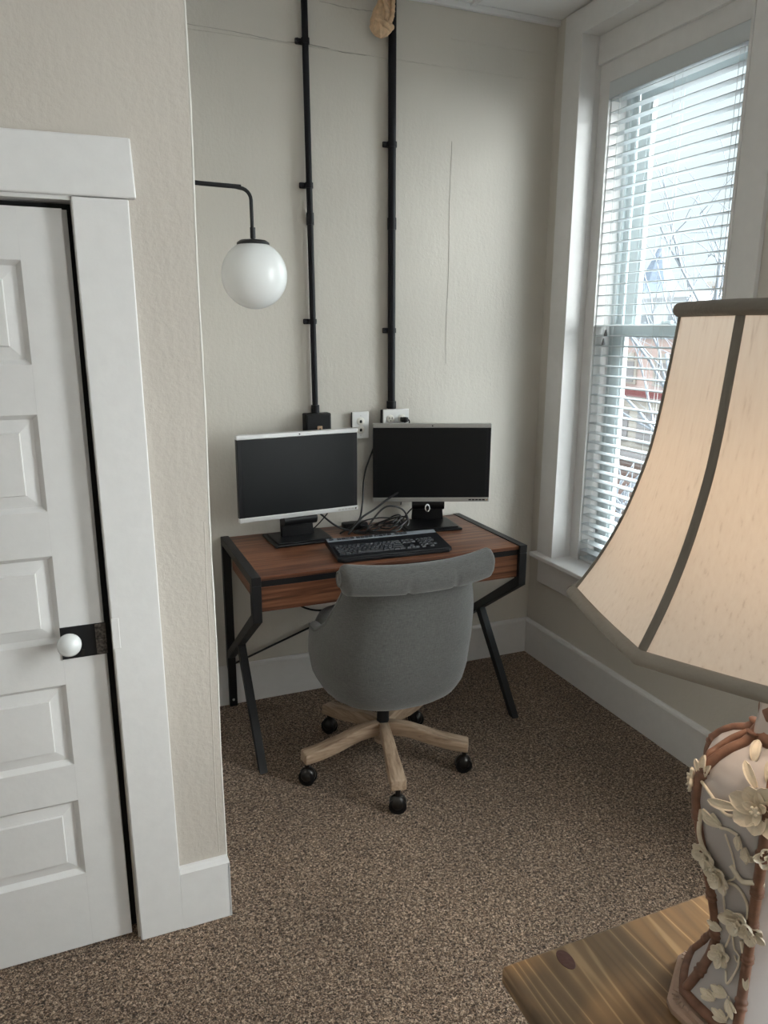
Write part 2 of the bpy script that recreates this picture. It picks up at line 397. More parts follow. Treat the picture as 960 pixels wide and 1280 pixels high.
# baseboards
def bb(pts, name, label):
    o = pts.build(name, M['trim']); struct(o, label, 'baseboard'); return o
prof = lambda: None
def base_run(mb, a, b, nrm, h=.197, t=.02):
    """moulding along a->b on the floor, nrm points into the room"""
    a = Vector(a); b = Vector(b); n = Vector(nrm)
    pr = [(0, 0), (t, 0), (t, h-.016), (t-.003, h-.008), (t-.009, h-.002), (t-.013, h), (0, h)]
    mb.prism([a+n*p+Vector((0, 0, q)) for p, q in pr], b-a)
mb = MB(); base_run(mb, (-1.943, 0, 0), (0, 0, 0), (0, -1, 0)); bb(mb, 'baseboard_back', 'tall white baseboard along the back wall')
mb = MB(); base_run(mb, (0, 0, 0), (0, -.725, 0), (-1, 0, 0)); base_run(mb, (0, -.7255, 0), (0, YR, 0), (-1, 0, 0), h=.1965)
bb(mb, 'baseboard_right', 'tall white baseboard under the window')
mb = MB(); mb.box(-2.083, -1.9365, YB, YW+.002, 0, .190); mb.prism([(-2.083, YB, .189), (-1.9365, YB, .189), (-1.9405, YB+.009, .2065), (-2.083, YB+.009, .2065)], (0, .012, 0), .001)
mb.box(-1.9445, -1.9365, YB, -.02, 0, .190, .003)
bb(mb, 'baseboard_left', 'short white baseboard piece wrapping the partition corner')
mb = MB(); base_run(mb, (XL, YW, 0), (-3.14, YW, 0), (0, -1, 0)); base_run(mb, (XL, YR, 0), (XL, YW, 0), (1, 0, 0)); base_run(mb, (XL, YR, 0), (0, YR, 0), (0, 1, 0))
bb(mb, 'baseboard_rear', 'tall white baseboard around the rest of the room')

# ------------------------------------------------------------------ closet door
cas = MB()
cas.prism([(-2.205, YB, 0), (-2.082, YB, 0), (-2.091, YB, 2.06), (-2.218, YB, 2.06)], (0, .022, 0), .003)
cas.prism([(-3.11, YB, 0), (-2.99, YB, 0), (-2.985, YB, 2.06), (-3.11, YB, 2.06)], (0, .022, 0), .003)
o = cas.build('trim_1', M['trim']); struct(o, 'white painted door casing sides', 'trim')
hd = MB().prism([(-3.14, YB-.006, 2.057), (-2.0735, YB-.006, 2.062), (-2.0785, YB-.006, 2.194), (-3.14, YB-.006, 2.182)], (0, .03, 0), .004)
o = hd.build('trim_2', M['trim']); struct(o, 'white painted head casing over the closet door', 'trim')
jm = MB()
jm.prism([(-2.2065, YB+.006, 0), (-2.2195, YB+.006, 2.06), (-2.2115, YB+.006, 2.06), (-2.2005, YB+.006, 0)], (0, .15, 0))
jm.box(-2.99, -2.21, YB+.006, YW+.15, 2.052, 2.066)
jm.box(-2.996, -2.985, YB+.006, YW+.15, 0, 2.06)
o = jm.build('trim_3', M['trim']); struct(o, 'white door jamb lining', 'trim')
YD = -1.32; RT = .04
d = MB()
dx0, dx1, dz0, dz1 = -2.980, -2.2285, .008, 2.036
panels = [(1.678, 1.918), (1.314, 1.558), (.959, 1.197), (.599, .838), (.25, .487)]
px0, px1 = -2.87, -2.3385
d.box(dx0, dx1, YD+.018, YD+RT, dz0, dz1, .001)
d.prism([(px1, YD, dz0), (dx1, YD, dz0), (-2.2395, YD, dz1), (px1, YD, dz1)], (0, .02, 0), .0008)
d.box(dx0, px0, YD, YD+.02, dz0, dz1, .0015)
zr = [dz0]+[v for q in sorted(panels) for v in q]+[dz1]
for k in range(0, len(zr), 2): d.box(px0-.001, px1+.0005, YD+.0002, YD+.02, zr[k], zr[k+1])
def lip(mb, x0, x1, z0, z1, w0, ya, w1, yb_):
    A = [(x0+w0, ya, z0+w0), (x1-w0, ya, z0+w0), (x1-w0, ya, z1-w0), (x0+w0, ya, z1-w0)]
    B = [(x0+w1, yb_, z0+w1), (x1-w1, yb_, z0+w1), (x1-w1, yb_, z1-w1), (x0+w1, yb_, z1-w1)]
    for i in range(4): mb.grid([[A[i], A[(i+1) % 4]], [B[i], B[(i+1) % 4]]])
door = d.build('door_1', M['door']); struct(door, 'white painted five panel closet door with porcelain knob', 'door')
for (z0, z1) in panels:
    q = MB()
    lip(q, px0-.0, px1+.0, z0, z1, -.0005, YD, .012, YD+.014)
    lip(q, px0, px1, z0, z1, .012, YD+.014, .0425, YD+.008)
    lip(q, px0, px1, z0, z1, .0425, YD+.008, .045, YD+.003)
    q.grid([[(px0+.045, YD+.003, z0+.045), (px1-.045, YD+.003, z0+.045)], [(px0+.045, YD+.003, z1-.045), (px1-.045, YD+.003, z1-.045)]])
    q.build('door_panel', M['door'], door, weld=True)
# hinge of joints between rail and stile
q = MB()
for z in (1.62, 1.26, .9, .54): q.box(-2.3375, -2.3358, YD-.0006, YD+.002, z-.05, z+.05)
q.bm.free()
# near-black sheet behind the door, painting in the shade of the gap
o = MB().box(DX0+.0, DX1-.0, YD+RT+.002, YD+RT+.02, 0, 2.055).build('gap_shade_sheet', M['dark'], door)
lp = MB().box(-2.339, -2.2265, YD-.004, YD+.001, .911, 1.0, .001).build('lock_plate', M['blackbox'], door); lp['label'] = 'worn black rim lock plate'
q = MB().box(-2.253, -2.2262, YD-.006, YD-.003, .913, .999, .001)
for k in range(14): q.box(-2.250+.0015*(k % 3), -2.229+.001*(k % 2), YD-.0075, YD-.005, .916+k*.006, .9185+k*.006, .0005)
m_ = plain('worn_metal_edge', (.10, .085, .075), .5, metal=.3, bumpv=(150, .8), var=.9)
q.build('latch_edge', m_, lp)
MB().prism([(-2.292, YD-.0045, .916), (-2.285, YD-.0045, .916), (-2.283, YD-.0045, .932), (-2.291, YD-.0045, .934)], (0, -.002, 0)).build('keyhole', M['bronze'], lp)
kn = MB().lathe([(.010, 0), (.012, .012), (.010, .022), (.016, .026), (.027, .032), (.0305, .042), (.029, .053), (.02, .063), (.008, .067), (.001, .068)], 32, mat=Matrix.Translation((-2.318, YD-.003, .968)) @ Matrix.Rotation(R(90), 4, 'X')).build('door_knob', M['porcelain'], door, smooth=True)
kn['label'] = 'white porcelain knob'
st = MB().box(-2.2125, -2.193, YB-.0015, YB+.004, .934, 1.02, .0015).build('strike_plate', M['trim'], bpy.data.objects['trim_1'])

# ------------------------------------------------------------------ windows
def make_window(idx):
    w = sempty('window_%d' % idx, (0, 0, 0)); yc = wc[0]
    w['label'] = ['white painted window with closed lower sash behind horizontal blinds', 'second white window beside the lamp', 'third white window behind the camera'][idx-1]; w['category'] = 'window'
    L, Rr = yc+.473, yc-.473      # inner casing edges  (-.227, -1.173)
    Lo, Ro = yc+.612, yc-.61
    c = MB()
    c.box(-.02, .0, L+.012, Lo, .606, HC-.001, .002); c.box(-.024, .06, L, L+.012, .606, 3.04, .002)
    c.box(-.02, .0, Ro, Rr-.012, .606, HC-.001, .002); c.box(-.024, .06, Rr-.012, Rr, .606, 3.04, .002)
    c.box(-.02, .0, Rr-.012, L+.012, 3.052, HC-.001, .002); c.box(-.024, .06, Rr-.012, L+.012, 3.04, 3.052, .002)
    c.build('casing', M['trim'], w)
    j = MB(); j.box(.06, .2, L-.0, L+.02, .6, 3.06); j.box(.06, .2, Rr-.02, Rr, .6, 3.06); j.box(.06, .2, Rr, L, 3.04, 3.07)
    j.build('jamb', M['trim'], w)
    f = MB()      # frame board that holds the blind
    a, b = L-.068, Rr+.068
    f.box(.088, .105, L, a, .606, 2.92, .002); f.box(.088, .105, Rr, b, .606, 2.92, .002)
    f.box(.088, .105, b, a, 2.838, 2.926); f.box(.070, .112, Rr, L, 2.922, 3.04, .002)
    f.box(.1, .19, a, a+.02, .606, 2.85); f.box(.1, .19, b-.02, b, .606, 2.85); f.box(.1, .19, b, a, 2.838, 2.85)
    f.build('frame_board', M['trim'], w)
    s_ = MB().box(-.062, .20, Ro-.02, Lo+.012, .583, .607, .005).build('stool', M['trim'], w)
    MB().box(-.018, 0.001, Ro+.01, Lo-.012, .442, .584, .003).build('apron', M['trim'], w)
    # sash frames, glazing
    v = MB()
    v.box(.19, .27, a-.03, a+.03, .6, 2.86, .002); v.box(.19, .27, b-.03, b+.03, .6, 2.86, .002); v.box(.19, .27, b, a, 2.80, 2.86, .002); v.box(.15, .27, b, a, .585, .635, .003)
    v.box(.205, .215, a-.06, a-.03, .63, 2.8, .001); v.box(.205, .215, b+.03, b+.06, .63, 2.8, .001)
    v.build('window_frame', M['vinyl'], w)
    def sash(x0, x1, z0, z1, nm, rail):
        q = MB(); ya, yb_ = a-.055, b+.055; sw = .062
        q.box(x0, x1, ya-sw, ya, z0, z1, .003); q.box(x0, x1, yb_, yb_+sw, z0, z1, .003)
        q.box(x0, x1, yb_+sw, ya-sw, z1-rail[1], z1, .003); q.box(x0, x1, yb_+sw, ya-sw, z0, z0+rail[0], .003)
        q.box(x0+.006, x1-.004, ya-sw-.016, ya-sw, z0+rail[0], z1-rail[1], .002); q.box(x0+.006, x1-.004, yb_+sw, yb_+sw+.016, z0+rail[0], z1-rail[1], .002)
        so = q.build(nm, M['vinyl'], w)
        MB().box((x0+x1)/2-.002, (x0+x1)/2+.002, yb_+sw, ya-sw, z0+rail[0], z1-rail[1]).build('pane', M['glass'], so)
        return so
    lo = sash(.165, .20, .635, 1.79, 'lower_sash', (.07, .053))
    sash(.222, .257, 1.74, 2.82, 'upper_sash', (.045, .06))
    MB().box(.158, .178, yc-.03, yc+.03, 1.79, 1.803, .004).build('sash_lock', M['vinyl'], lo)
    return w
w1 = make_window(1)
for k in (1, 2):
    c = copy_tree(w1); c.name = 'window_%d' % (k+1); c.location = (0, wc[k]-wc[0], 0)
    c['label'] = ['second white window, beyond the lamp', 'third white window, at the rear of the room'][k-1]

# blind
bl = thing('window_blind', (.122, -.7, .607), 'white two inch horizontal slat blind lowered inside the window', 'blind')
A, B = .398, -.398
q = MB(); NS = 46
slat_sect = [(-.0265, -.001), (-.014, .0016), (0, .0026), (.014, .0016), (.0265, -.001)]
for i in range(NS):
    z = .058+i*.0466
    rows = []
    for yy in (B, A):
        rows.append([(xx, yy, z+zz+xx*.03) for xx, zz in slat_sect]+[(xx, yy, z+zz-.0028+xx*.03) for xx, zz in slat_sect[::-1]])
    q.grid(rows, closed_u=True)
    for r in rows: q.grid([r[:5], r[:4:-1]])
q.build('slats', M['slat'], bl, weld=True, smooth='auto')
MB().box(-.03, .03, B-.002, A+.002, 2.175, 2.228, .003).build('headrail', M['slat'], bl)
MB().box(-.036, -.029, B-.004, A+.004, 2.162, 2.230, .002).build('valance', M['slat'], bl)
MB().box(-.027, .027, B, A, .004, .022, .004).build('bottom_rail', M['slat'], bl)
for yy in (-.325, .0+.0, .335):
    for dx in (-.0285, .0285):
        MB().tube([(dx, yy, .02), (dx, yy, 2.18)], .0009, 5).build('ladder_cord', M['cord'], bl)
    MB().tube([(0.0, yy-.012, .02), (0.0, yy-.012, 2.18)], .001, 5).build('lift_string', M['cord'], bl)
for yy, z0 in ((.300, 1.155), (.312, 1.115), (-.365, .9)):
    c = MB().tube([(-.038, yy+.01, 2.16), (-.04, yy+.004, 1.6), (-.04, yy, z0)], .0011, 5).build('pull_cord', M['cord'], bl)
    MB().lathe([(.003, .03), (.005, .02), (.009, .004), (.008, 0), (.001, 0)], 12, mat=Matrix.Translation((-.04, yy, z0-.028))).build('tassel', M['tassel'], c, smooth='auto')

# ------------------------------------------------------------------ conduits, outlets
def conduit(name, label, x0, z0, x1, z1, r, clips, side):
    t = thing(name, (x1, -.022, z1), label, 'conduit', group=None)
    f = lambda z: (x0-x1)*(z-z1)/(z0-z1)
    MB().tube([(f(z), 0, z-z1) for z in (z1, (z0+z1)/2, HC-.002)], r, 16).build('pipe', M['blackpipe'], t, smooth='auto')
    MB().tube([(0, 0, 0), (0, 0, .035)], r+.005, 16).build('connector', M['blackpipe'], t, smooth='auto')
    if side < 0:
        MB().tube([(f(2.2), 0, 2.2-z1), (f(2.25), 0, 2.25-z1)], r+.003, 16).build('coupling', M['blackpipe'], t, smooth='auto')
    for zc in clips:
        q = MB(); x = f(zc)
        q.tube([(x, 0, zc-z1-.011), (x, 0, zc-z1+.011)], r+.004, 16)
        q.box(x+side*.04, x, .008, .021, zc-z1-.012, zc-z1+.012, .004)
        q.tube([(x+side*.034, -.004, zc-z1), (x+side*.034, .012, zc-z1)], .008, 10)
        q.build('pipe_strap', M['blackpipe'], t, smooth='auto')
    return t
conduit('electrical_conduit', 'thin black wall conduit dropping to the black box, left of the two', -1.243, 3.068, -1.226, 1.388, .0135, (2.912, 2.36, 1.794), -1)
c2 = conduit('electrical_conduit', 'thicker black wall conduit dropping to the white double plate, right of the two', -.853, 3.125, -.846, 1.393, .0175, (2.555, 1.756), -1)

bx = thing('junction_box', (-1.221, 0, 1.328), 'black painted surface box at the foot of the left conduit', 'junction box')
MB().box(-.062, .062, -.052, 0, -.058, .058, .005).build('box_body', M['blackbox'], bx)
q = MB().box(-.056, .056, -.0575, -.05, -.052, .053, .003); q.build('cover', M['blackbox'], bx)
rc = MB().box(-.008, .016, -.062, -.056, -.03, .002, .002).build('socket', M['copper'], bx); rc['label'] = 'small tan socket'
MB().tube([(.004, -.064, -.012), (.004, -.0615, -.012)], .004, 10).build('socket_hole', M['slot'], rc)

def duplex_face(parent, cx, cz, y, r=.021):
    f = MB().lathe([(r, 0), (r, .003), (r-.002, .0045), (.001, .0045)], 24, mat=Matrix.Translation((cx, y, cz)) @ Matrix.Rotation(R(90), 4, 'X')).build('receptacle', M['plate2'], parent, smooth='auto')
    q = MB(); y2 = y-.0052
    q.box(cx-.009, cx-.006, y2, y2+.002, cz-.001, cz+.009); q.box(cx+.006, cx+.009, y2, y2+.002, cz+.0, cz+.008)
    q.tube([(cx, y2, cz-.009), (cx, y2+.002, cz-.009)], .0032, 10)
    q.build('slots', M['slot'], f)
t = thing('phone_outlet', (-1.005, 0, 1.32), 'white upright wall plate with two round black jacks, between the two boxes', 'outlet')
MB().box(-.039, .039, -.020, 0, -.06, .06, .002).build('back_box', M['blackbox'], t)
pl = MB().box(-.0415, .0415, -.026, -.019, -.0635, .0635, .003).build('wall_plate', M['plate'], t)
for cz in (.018, -.022):
    f = MB().lathe([(.019, 0), (.019, .002), (.017, .0035), (.001, .0035)], 24, mat=Matrix.Translation((0, -.026, cz)) @ Matrix.Rotation(R(90), 4, 'X')).build('jack', M['plate2'], pl, smooth='auto')
    MB().prism([(-.006, -.0305, cz-.007), (.006, -.0305, cz-.007), (.006, -.0305, cz+.004), (0, -.0305, cz+.008), (-.006, -.0305, cz+.004)], (0, .002, 0)).build('jack_hole', M['slot'], f)
for cz in (.045, -.048): MB().tube([(0, -.0275, cz), (0, -.0255, cz)], .003, 8).build('screw', M['silver'], pl)

t = thing('power_outlet', (-.829, 0, 1.352), 'white double wide wall plate with a black plug in its right receptacle', 'outlet')
MB().box(-.066, .062, -.034, 0, -.04, .036, .003).build('back_box', M['blackbox'], t)
pl = MB().box(-.067, .067, -.0415, -.033, -.045, .039, .003).build('wall_plate', M['plate'], t)
duplex_face(pl, -.030, -.006, -.0415, .019); duplex_face(pl, .030, -.006, -.0415, .019)
t = thing('power_plug', (-.795, -.046, 1.342), 'black right angle plug pushed into the double wall outlet', 'plug')
q = MB().box(-.018, .018, -.028, .0, -.012, .012, .006); q.sphere((0, -.024, .0), .014)
q.build('plug_body', M['plasticblack'], t, smooth='auto')
MB().tube(bez([(.010, -.024, 0), (.022, -.024, -.006), (.024, -.014, -.05), (.015, -.008, -.2), (-.01, -.006, -.42)]), .0035, 8).build('plug_cord', M['cable'], t, smooth=True)

# tan crumpled bundle
t = thing('crumpled_bundle', (-.922, -.075, 2.958), 'crumpled tan paper-like bundle hanging beside the thicker conduit at the ceiling', 'bundle')
q = MB(); rows = []
n_v, n_u = 30, 36
for i in range(n_v+1):
    v = i/n_v; z = -.01+v*.19
    r = interp(v, [0, .06, .2, .38, .6, .8, 1], [.004, .030, .047, .044, .036, .032, .036])
    row = []
    for k in range(n_u):
        a = 2*PI*k/n_u; d = Vector((math.cos(a), math.sin(a), 0))
        f = 1+.16*noise.noise(Vector((d.x*2, d.y*2, z*16)))+.20*abs(noise.noise(Vector((d.x*3.2+5, d.y*3.2, z*26))))-.15*abs(noise.noise(Vector((d.x*6, d.y*6+9, z*9))))
        row.append((d.x*r*f-.006+.045*v*v, d.y*r*f*.72, z+.006*noise.noise(Vector((d.x*4, d.y*4, z*40)))))
    rows.append(row)
q.grid(rows, closed_u=True)
q.build('wrapping', M['wad'], t, smooth='auto')
for pts, rr in (([(-.03, -.022, .17), (-.006, -.035, .12), (.008, -.038, .075), (.002, -.036, .045)], .009), ([(.045, -.02, .18), (.034, -.036, .11), (.03, -.035, .06), (.008, -.036, .03)], .009), ([(-.036, -.016, .05), (-.01, -.036, .035), (.02, -.036, .022), (.038, -.018, .03)], .011)):
    P = bez(pts, 8); MB().tube(P, [rr*(1+.5*noise.noise(Vector((0, i*.7, rr*100)))) for i in range(len(P))], 9).build('fold', M['wad'], t, smooth=True)

# ------------------------------------------------------------------ wall sconce
t = thing('wall_sconce', (lean(2.2), -.9, 2.187), 'black swing arm wall lamp with a round white glass globe', 'wall lamp')
gx = -1.691-lean(2.2)
MB().lathe([(.055, 0), (.055, .012), (.05, .018), (.012, .02), (.010, .03)], 28, mat=Matrix.Rotation(R(90), 4, 'Y')).build('wall_mount', M['blackmetal'], t, smooth='auto')
MB().tube([(.02, 0, .002)]+[(.09, 0, -.001), (.21, 0, -.003)], .0068, 14).build('arm', M['blackmetal'], t, smooth='auto')
P = [(.19, 0, -.003), (gx-.035, 0, -.006)]+[(gx-.035+.033*math.sin(a), 0, -.006-.033*(1-math.cos(a))) for a in [R(k*15) for k in range(1, 7)]]+[(gx-.001, 0, -.12), (gx, 0, -.152)]
MB().tube(P, .0058, 14).build('bent_arm', M['blackmetal'], t, smooth='auto')
MB().tube([(gx, 0, -.118), (gx, 0, -.15)], .0085, 14).build('socket_stem', M['blackmetal'], t, smooth='auto')
MB().lathe([(.008, -.152), (.040, -.156), (.050, -.163), (.051, -.168), (.046, -.170)], 32, mat=Matrix.Translation((gx, 0, 0))).build('globe_cap', M['blackmetal'], t, smooth='auto')
MB().sphere((gx, 0, -.26), .103, u=48, v=32).build('glass_globe', M['globe'], t, smooth=True)

# ------------------------------------------------------------------ desk
dk = thing('desk', (-1.067, -.33, 0), 'walnut topped writing desk with black metal K shaped legs', 'desk')
ox, oy = 1.067, .33
def D(*a): return a
mb = MB().box(-1.646+ox, -.488+ox, -.632+oy, -.012+oy, .819, .8345, .001); mb.build('desktop', M['walnut'], dk)
mb = MB().box(-1.646+ox, -.488+ox, -.628+oy, -.605+oy, .793, .8185, .001); mb.box(-1.646+ox, -.488+ox, -.04+oy, -.016+oy, .793, .8185, .001)
mb.build('front_rail', M['blackmetal'], dk)
mb = MB().box(-1.644+ox, -.49+ox, -.626+oy, -.607+oy, .690, .7925, .0015); dr = mb.build('drawer', M['walnut'], dk)
MB().box(-1.63+ox, -.50+ox, -.606+oy, -.14+oy, .70, .785).build('drawer_box', M['walnut_side'], dr)
for xs in (-1.643, -.506): MB().box(xs+ox, xs+.015+ox, -.604+oy, -.05+oy, .690, .7925).build('side_panel', M['walnut_side'], dk)
for xs in (-1.684, -.4885):
    w = .037; x0, x1 = xs+ox, xs+w+ox
    fr_ = MB()
    fr_.box(x0, x1, -.642+oy, -.004+oy, .803, .838, .002)
    fr = fr_.build('side_rail', M['blackmetal'], dk)
    MB().prism([(x0, -.642+oy, .802), (x0, -.604+oy, .802), (x0, -.604+oy, .672), (x0, -.642+oy, .652)], (w, 0, 0), .002).build('upright', M['blackmetal'], dk)
    MB().prism([(x0+.001, -.642+oy, .653), (x0+.001, -.61+oy, .683), (x0+.001, -.042+oy, .292), (x0+.001, -.042+oy, .250)], (w-.002, 0, 0), .002).build('diagonal_strut', M['blackmetal'], dk)
    MB().prism([(x0+.002, -.300+oy, .432), (x0+.002, -.262+oy, .412), (x0+.002, -.612+oy, 0.0), (x0+.002, -.650+oy, 0.0)], (w-.004, 0, 0), .002).build('leg', M['blackmetal'], dk)
    MB().box(x0, x1, -.042+oy, -.004+oy, 0.0, .803, .002).build('leg', M['blackmetal'], dk)
    MB().tube([(x0+.018, -.0425+oy, .035), (x0+.018, -.045+oy, .035)], .006, 10).build('bolt', M['silver'], dk)
MB().tube([(-1.65+ox, -.03+oy, .215), (-.487+ox, -.03+oy, .605)], .005, 8).build('cross_brace', M['blackmetal'], dk)

# ------------------------------------------------------------------ monitors
def monitor(label, loc, rz, base_off, base_rz, tilt, silver, hole):
    t = thing('monitor', loc, label, 'monitor', rz)
    W2, z0, z1 = .281, .117, .495
    tm = Matrix.Rotation(tilt, 4, 'X') if tilt else Matrix.Identity(4)
    def mk(mb, nm, mt, **k):
        return mb.build(nm, mt, k.pop('parent', t), **k)
    mk(MB().box(-W2, W2, -.012, .014, z0+.004, z1-.004, .003), 'bezel', M['bezel'])
    mk(MB().box(-W2+.06, W2-.06, .013, .042, z0+.05, z1-.05, .012), 'rear_housing', M['plasticblack'])
    mk(MB().box(-W2+.019, W2-.019, -.0135, -.010, z0+.023, z1-.021, .0005), 'screen', M['screen'])
    tp_ = mk(MB().box(-W2-.001, W2+.001, -.016, .012, z1-.020, z1, .003), 'top_strip', silver)
    bs = mk(MB().box(-W2-.001, W2+.001, -.016, .012, z0, z0+.021, .003), 'bottom_strip', silver)
    MB().tube([(0, -.0165, z1-.010), (0, -.0155, z1-.010)], .0035, 12).build('maker_badge', M['slot'], tp_)
    q = MB()
    for k in range(5): q.box(W2-.10+.0165*k, W2-.087+.0165*k, -.0168, -.0155, z0+.007, z0+.013)
    q.build('menu_buttons', M['silver2'] if silver is M['silver'] else M['bezel'], bs)
    MB().tube([(W2-.012, -.0178, z0+.010), (W2-.012, -.0155, z0+.010)], .0045, 12).build('power_button', M['chrome'], bs)
    bo = Matrix.Translation((base_off[0], base_off[1], 0)) @ Matrix.Rotation(base_rz, 4, 'Z')
    b = MB().box(-.14, .14, -.115, .105, 0, .012, .005, mat=bo); b.box(-.125, .125, -.10, .085, .011, .018, .004, mat=bo)
    mk(b, 'stand_base', M['plasticblack'])
    nk = MB()
    nk.prism([(-.078, .012, .017), (.078, .012, .017), (.072, .028, .10), (.072, .03, .30), (-.072, .03, .30), (-.072, .028, .10)], (0, .032, 0), .006, mat=Matrix.Translation((base_off[0]*.6, .015, 0)))
    nk.tube([(base_off[0]*.6-.078, .018, .10), (base_off[0]*.6+.078, .018, .10)], .027, 20)
    nkk = mk(nk, 'stand_neck', M['plasticblack'], smooth='auto')
    if hole: MB().lathe([(.013, 0), (.020, .001), (.020, .004), (.013, .005), (.013, 0)], 24, caps=False, mat=Matrix.Translation((base_off[0]*.6-.005, -.0145, .086)) @ Matrix.Rotation(R(75), 4, 'X') @ Matrix.Diagonal((.62, 1, 1, 1))).build('cable_ring', M['chrome'], nkk, smooth='auto')
    return t
ZD = .8351
monitor('black monitor with bright silver edges on the left side of the desk', (-1.361, -.2, ZD), R(6), (0.005, .04), R(-4), 0, M['silver'], False)
monitor('black monitor with dull silver edges on the right, angled toward the chair', (-.690, -.151, ZD), R(-20.5), (-.02, -.035), R(14), 0, M['silver2'], True)

# ------------------------------------------------------------------ keyboard
kbt = thing('keyboard', (-1.050, -.478, ZD), 'black full size keyboard with a silver strip across its top edge', 'keyboard', R(-2.5))
kw, kd = .256, .1
def kz(y): return .018+(y+kd)/(2*kd)*.028
kb = MB().prism([(-kw, -kd, 0), (-kw, kd, .022), (-kw, kd, kz(kd)), (-kw, -kd, kz(-kd))], (2*kw, 0, 0), .004).build('case', M['kb'], kbt)
MB().prism([(-kw+.004, kd-.036, kz(kd-.036)-.004), (-kw+.004, kd-.003, kz(kd-.003)-.004), (-kw+.004, kd-.004, kz(kd-.003)+.0022), (-kw+.004, kd-.036, kz(kd-.036)+.0022)], (2*kw-.008, 0, 0), .001).build('silver_strip', M['kbs'], kbt)
MB().prism([(-kw+.006, -kd-.0, .0), (kw-.006, -kd, 0), (kw-.02, -kd-.016, 0), (-kw+.02, -kd-.016, 0)], (0, 0, .014), .003).build('front_lip', M['kb'], kbt)
kc = 0
def key(x, y, w, h=.0165, mt=None):
    global kc; kc += 1
    z = kz(y)
    q = MB(); a, b, c_, e = w/2-.0006, h/2-.0006, w/2-.0032, h/2-.003
    q.grid([[(x-a, y-b, z), (x+a, y-b, z), (x+a, y+b, z), (x-a, y+b, z)], [(x-c_, y-e, z+.0075), (x+c_, y-e, z+.0075), (x+c_, y+e, z+.0075), (x-c_, y+e, z+.0075)]], closed_u=True)
    q.grid([[(x-c_, y-e, z+.0075), (x+c_, y-e, z+.0075)], [(x-c_, y+e, z+.0075), (x+c_, y+e, z+.0075)]])
    q.build('key', M['key'], kbt, weld=True)
P_ = .0195; x0 = -kw+.014
rows_ = [([1.5, 1.25, 1.25, 6, 1.25, 1.25, 1.25, 1.25], -.083), ([2.25]+[1]*10+[2.75], -.0645), ([1.75]+[1]*11+[2.25], -.046), ([1.5]+[1]*12+[1.5], -.0275), ([1]*13+[2], -.009)]
for ws, y in rows_:
    x = x0
    for w in ws: key(x+w*P_/2, y+.014, w*P_); x += w*P_
for i in range(3):
    for y in (-.009, -.0275): key(x0+15.4*P_+i*P_+P_/2, y+.014, P_)
    key(x0+15.4*P_+i*P_+P_/2, -.083+.014, P_)
key(x0+15.4*P_+1.5*P_, -.0645+.014, P_)
for j, y in enumerate((-.009, -.0275, -.046, -.0645, -.083)):
    for i in range(4):
        if i == 3 and j in (2, 4): continue
        if j == 4 and i == 1: continue
        key(x0+18.9*P_+i*P_+P_/2, y+.014, P_)
fx = [0]+[1.8+i for i in range(4)]+[6.2+i for i in range(4)]+[10.6+i for i in range(4)]+[15.4+i for i in range(3)]
q = MB()
for f in fx:
    x = x0+f*P_+P_/2; y = kd-.020; z = kz(y)
    q.box(x-.0085, x+.0085, y-.007, y+.007, z, z+.0075, .0025)
q.build('function_keys', M['key'], kbt)

# ------------------------------------------------------------------ cables on the desk
ZC = ZD+.0045
def cable(label, pts, r=.0042, group=None, cat='cable'):
    P = bez(pts, 12); o0 = P[0].copy()
    o = MB().tube([p-o0 for p in P], r, 8).build('cable', M['cable'], None, smooth=True, loc=o0)
    return tag(o, label, cat, group)
G = 'cables tangled between the monitors'
cable('black cable rising from the tangle to the wall beside the right monitor', [(-1.16, -.16, ZC), (-1.06, -.13, .88), (-1.01, -.06, .95), (-.985, -.035, 1.1), (-.90, -.012, 1.28)], .0042)
cable('black cable arching from the left monitor down to the desktop', [(-1.30, -.13, 1.0), (-1.24, -.15, .93), (-1.16, -.17, .868), (-1.05, -.18, ZC), (-.96, -.16, ZC+.004)], .0045)
cable('short thin cable hanging behind the left monitor foot', [(-1.19, -.06, .98), (-1.185, -.07, .93), (-1.22, -.06, .88), (-1.26, -.05, ZC)], .003)
cable('big black cable loop standing beside the right monitor stand', [(-1.05, -.2, ZC), (-1.0, -.18, .90), (-.93, -.17, .95), (-.85, -.17, .93), (-.82, -.18, .87), (-.85, -.2, ZC)], .0045)
cable('black cable sweeping over the power adapter into the right monitor', [(-1.13, -.19, ZC), (-1.05, -.15, .90), (-.97, -.12, .93), (-.90, -.11, .97), (-.80, -.10, 1.02)], .005)
cable('cable behind the right monitor neck curving to its right side', [(-.64, -.10, 1.0), (-.60, -.09, .975), (-.66, -.07, .95), (-.74, -.05, .90), (-.8, -.05, ZC)], .0038)
rnd = random.Random(5)
for k in range(5):
    cx = -1.0+.11*rnd.random()-.02*k*0; cy = -.20+.05*rnd.random()-.02; rx = .05+.06*rnd.random(); ry = .03+.035*rnd.random(); ph = rnd.random()*6
    pts = [(cx+rx*math.cos(ph+a), cy+ry*math.sin(ph+a), ZC+.002+.006*k+max(0, .05*math.sin(a*.8+k))) for a in [j*.75 for j in range(10)]]
    pts = [(px, min(max(py, -.30), -.05), pz) for px, py, pz in pts]
    cable('thin black cable coiled in the tangle between the monitors', pts, .0034+.0008*rnd.random(), G)
pa = tag(MB().box(-.06, .06, -.028, .028, 0, .032, .008).build('power_adapter', M['plasticblack'], None, loc=(-1.06, -.085, ZD), smooth='auto'), 'small black power adapter lying behind the tangled cables', 'adapter')
cable('black cable drooping under the desk between drawer and wall', [(-1.47, -.16, .79), (-1.455, -.15, .66), (-1.40, -.13, .545), (-1.30, -.12, .47), (-1.18, -.12, .46), (-1.0, -.12, .52), (-.9, -.1, .7)], .0048)

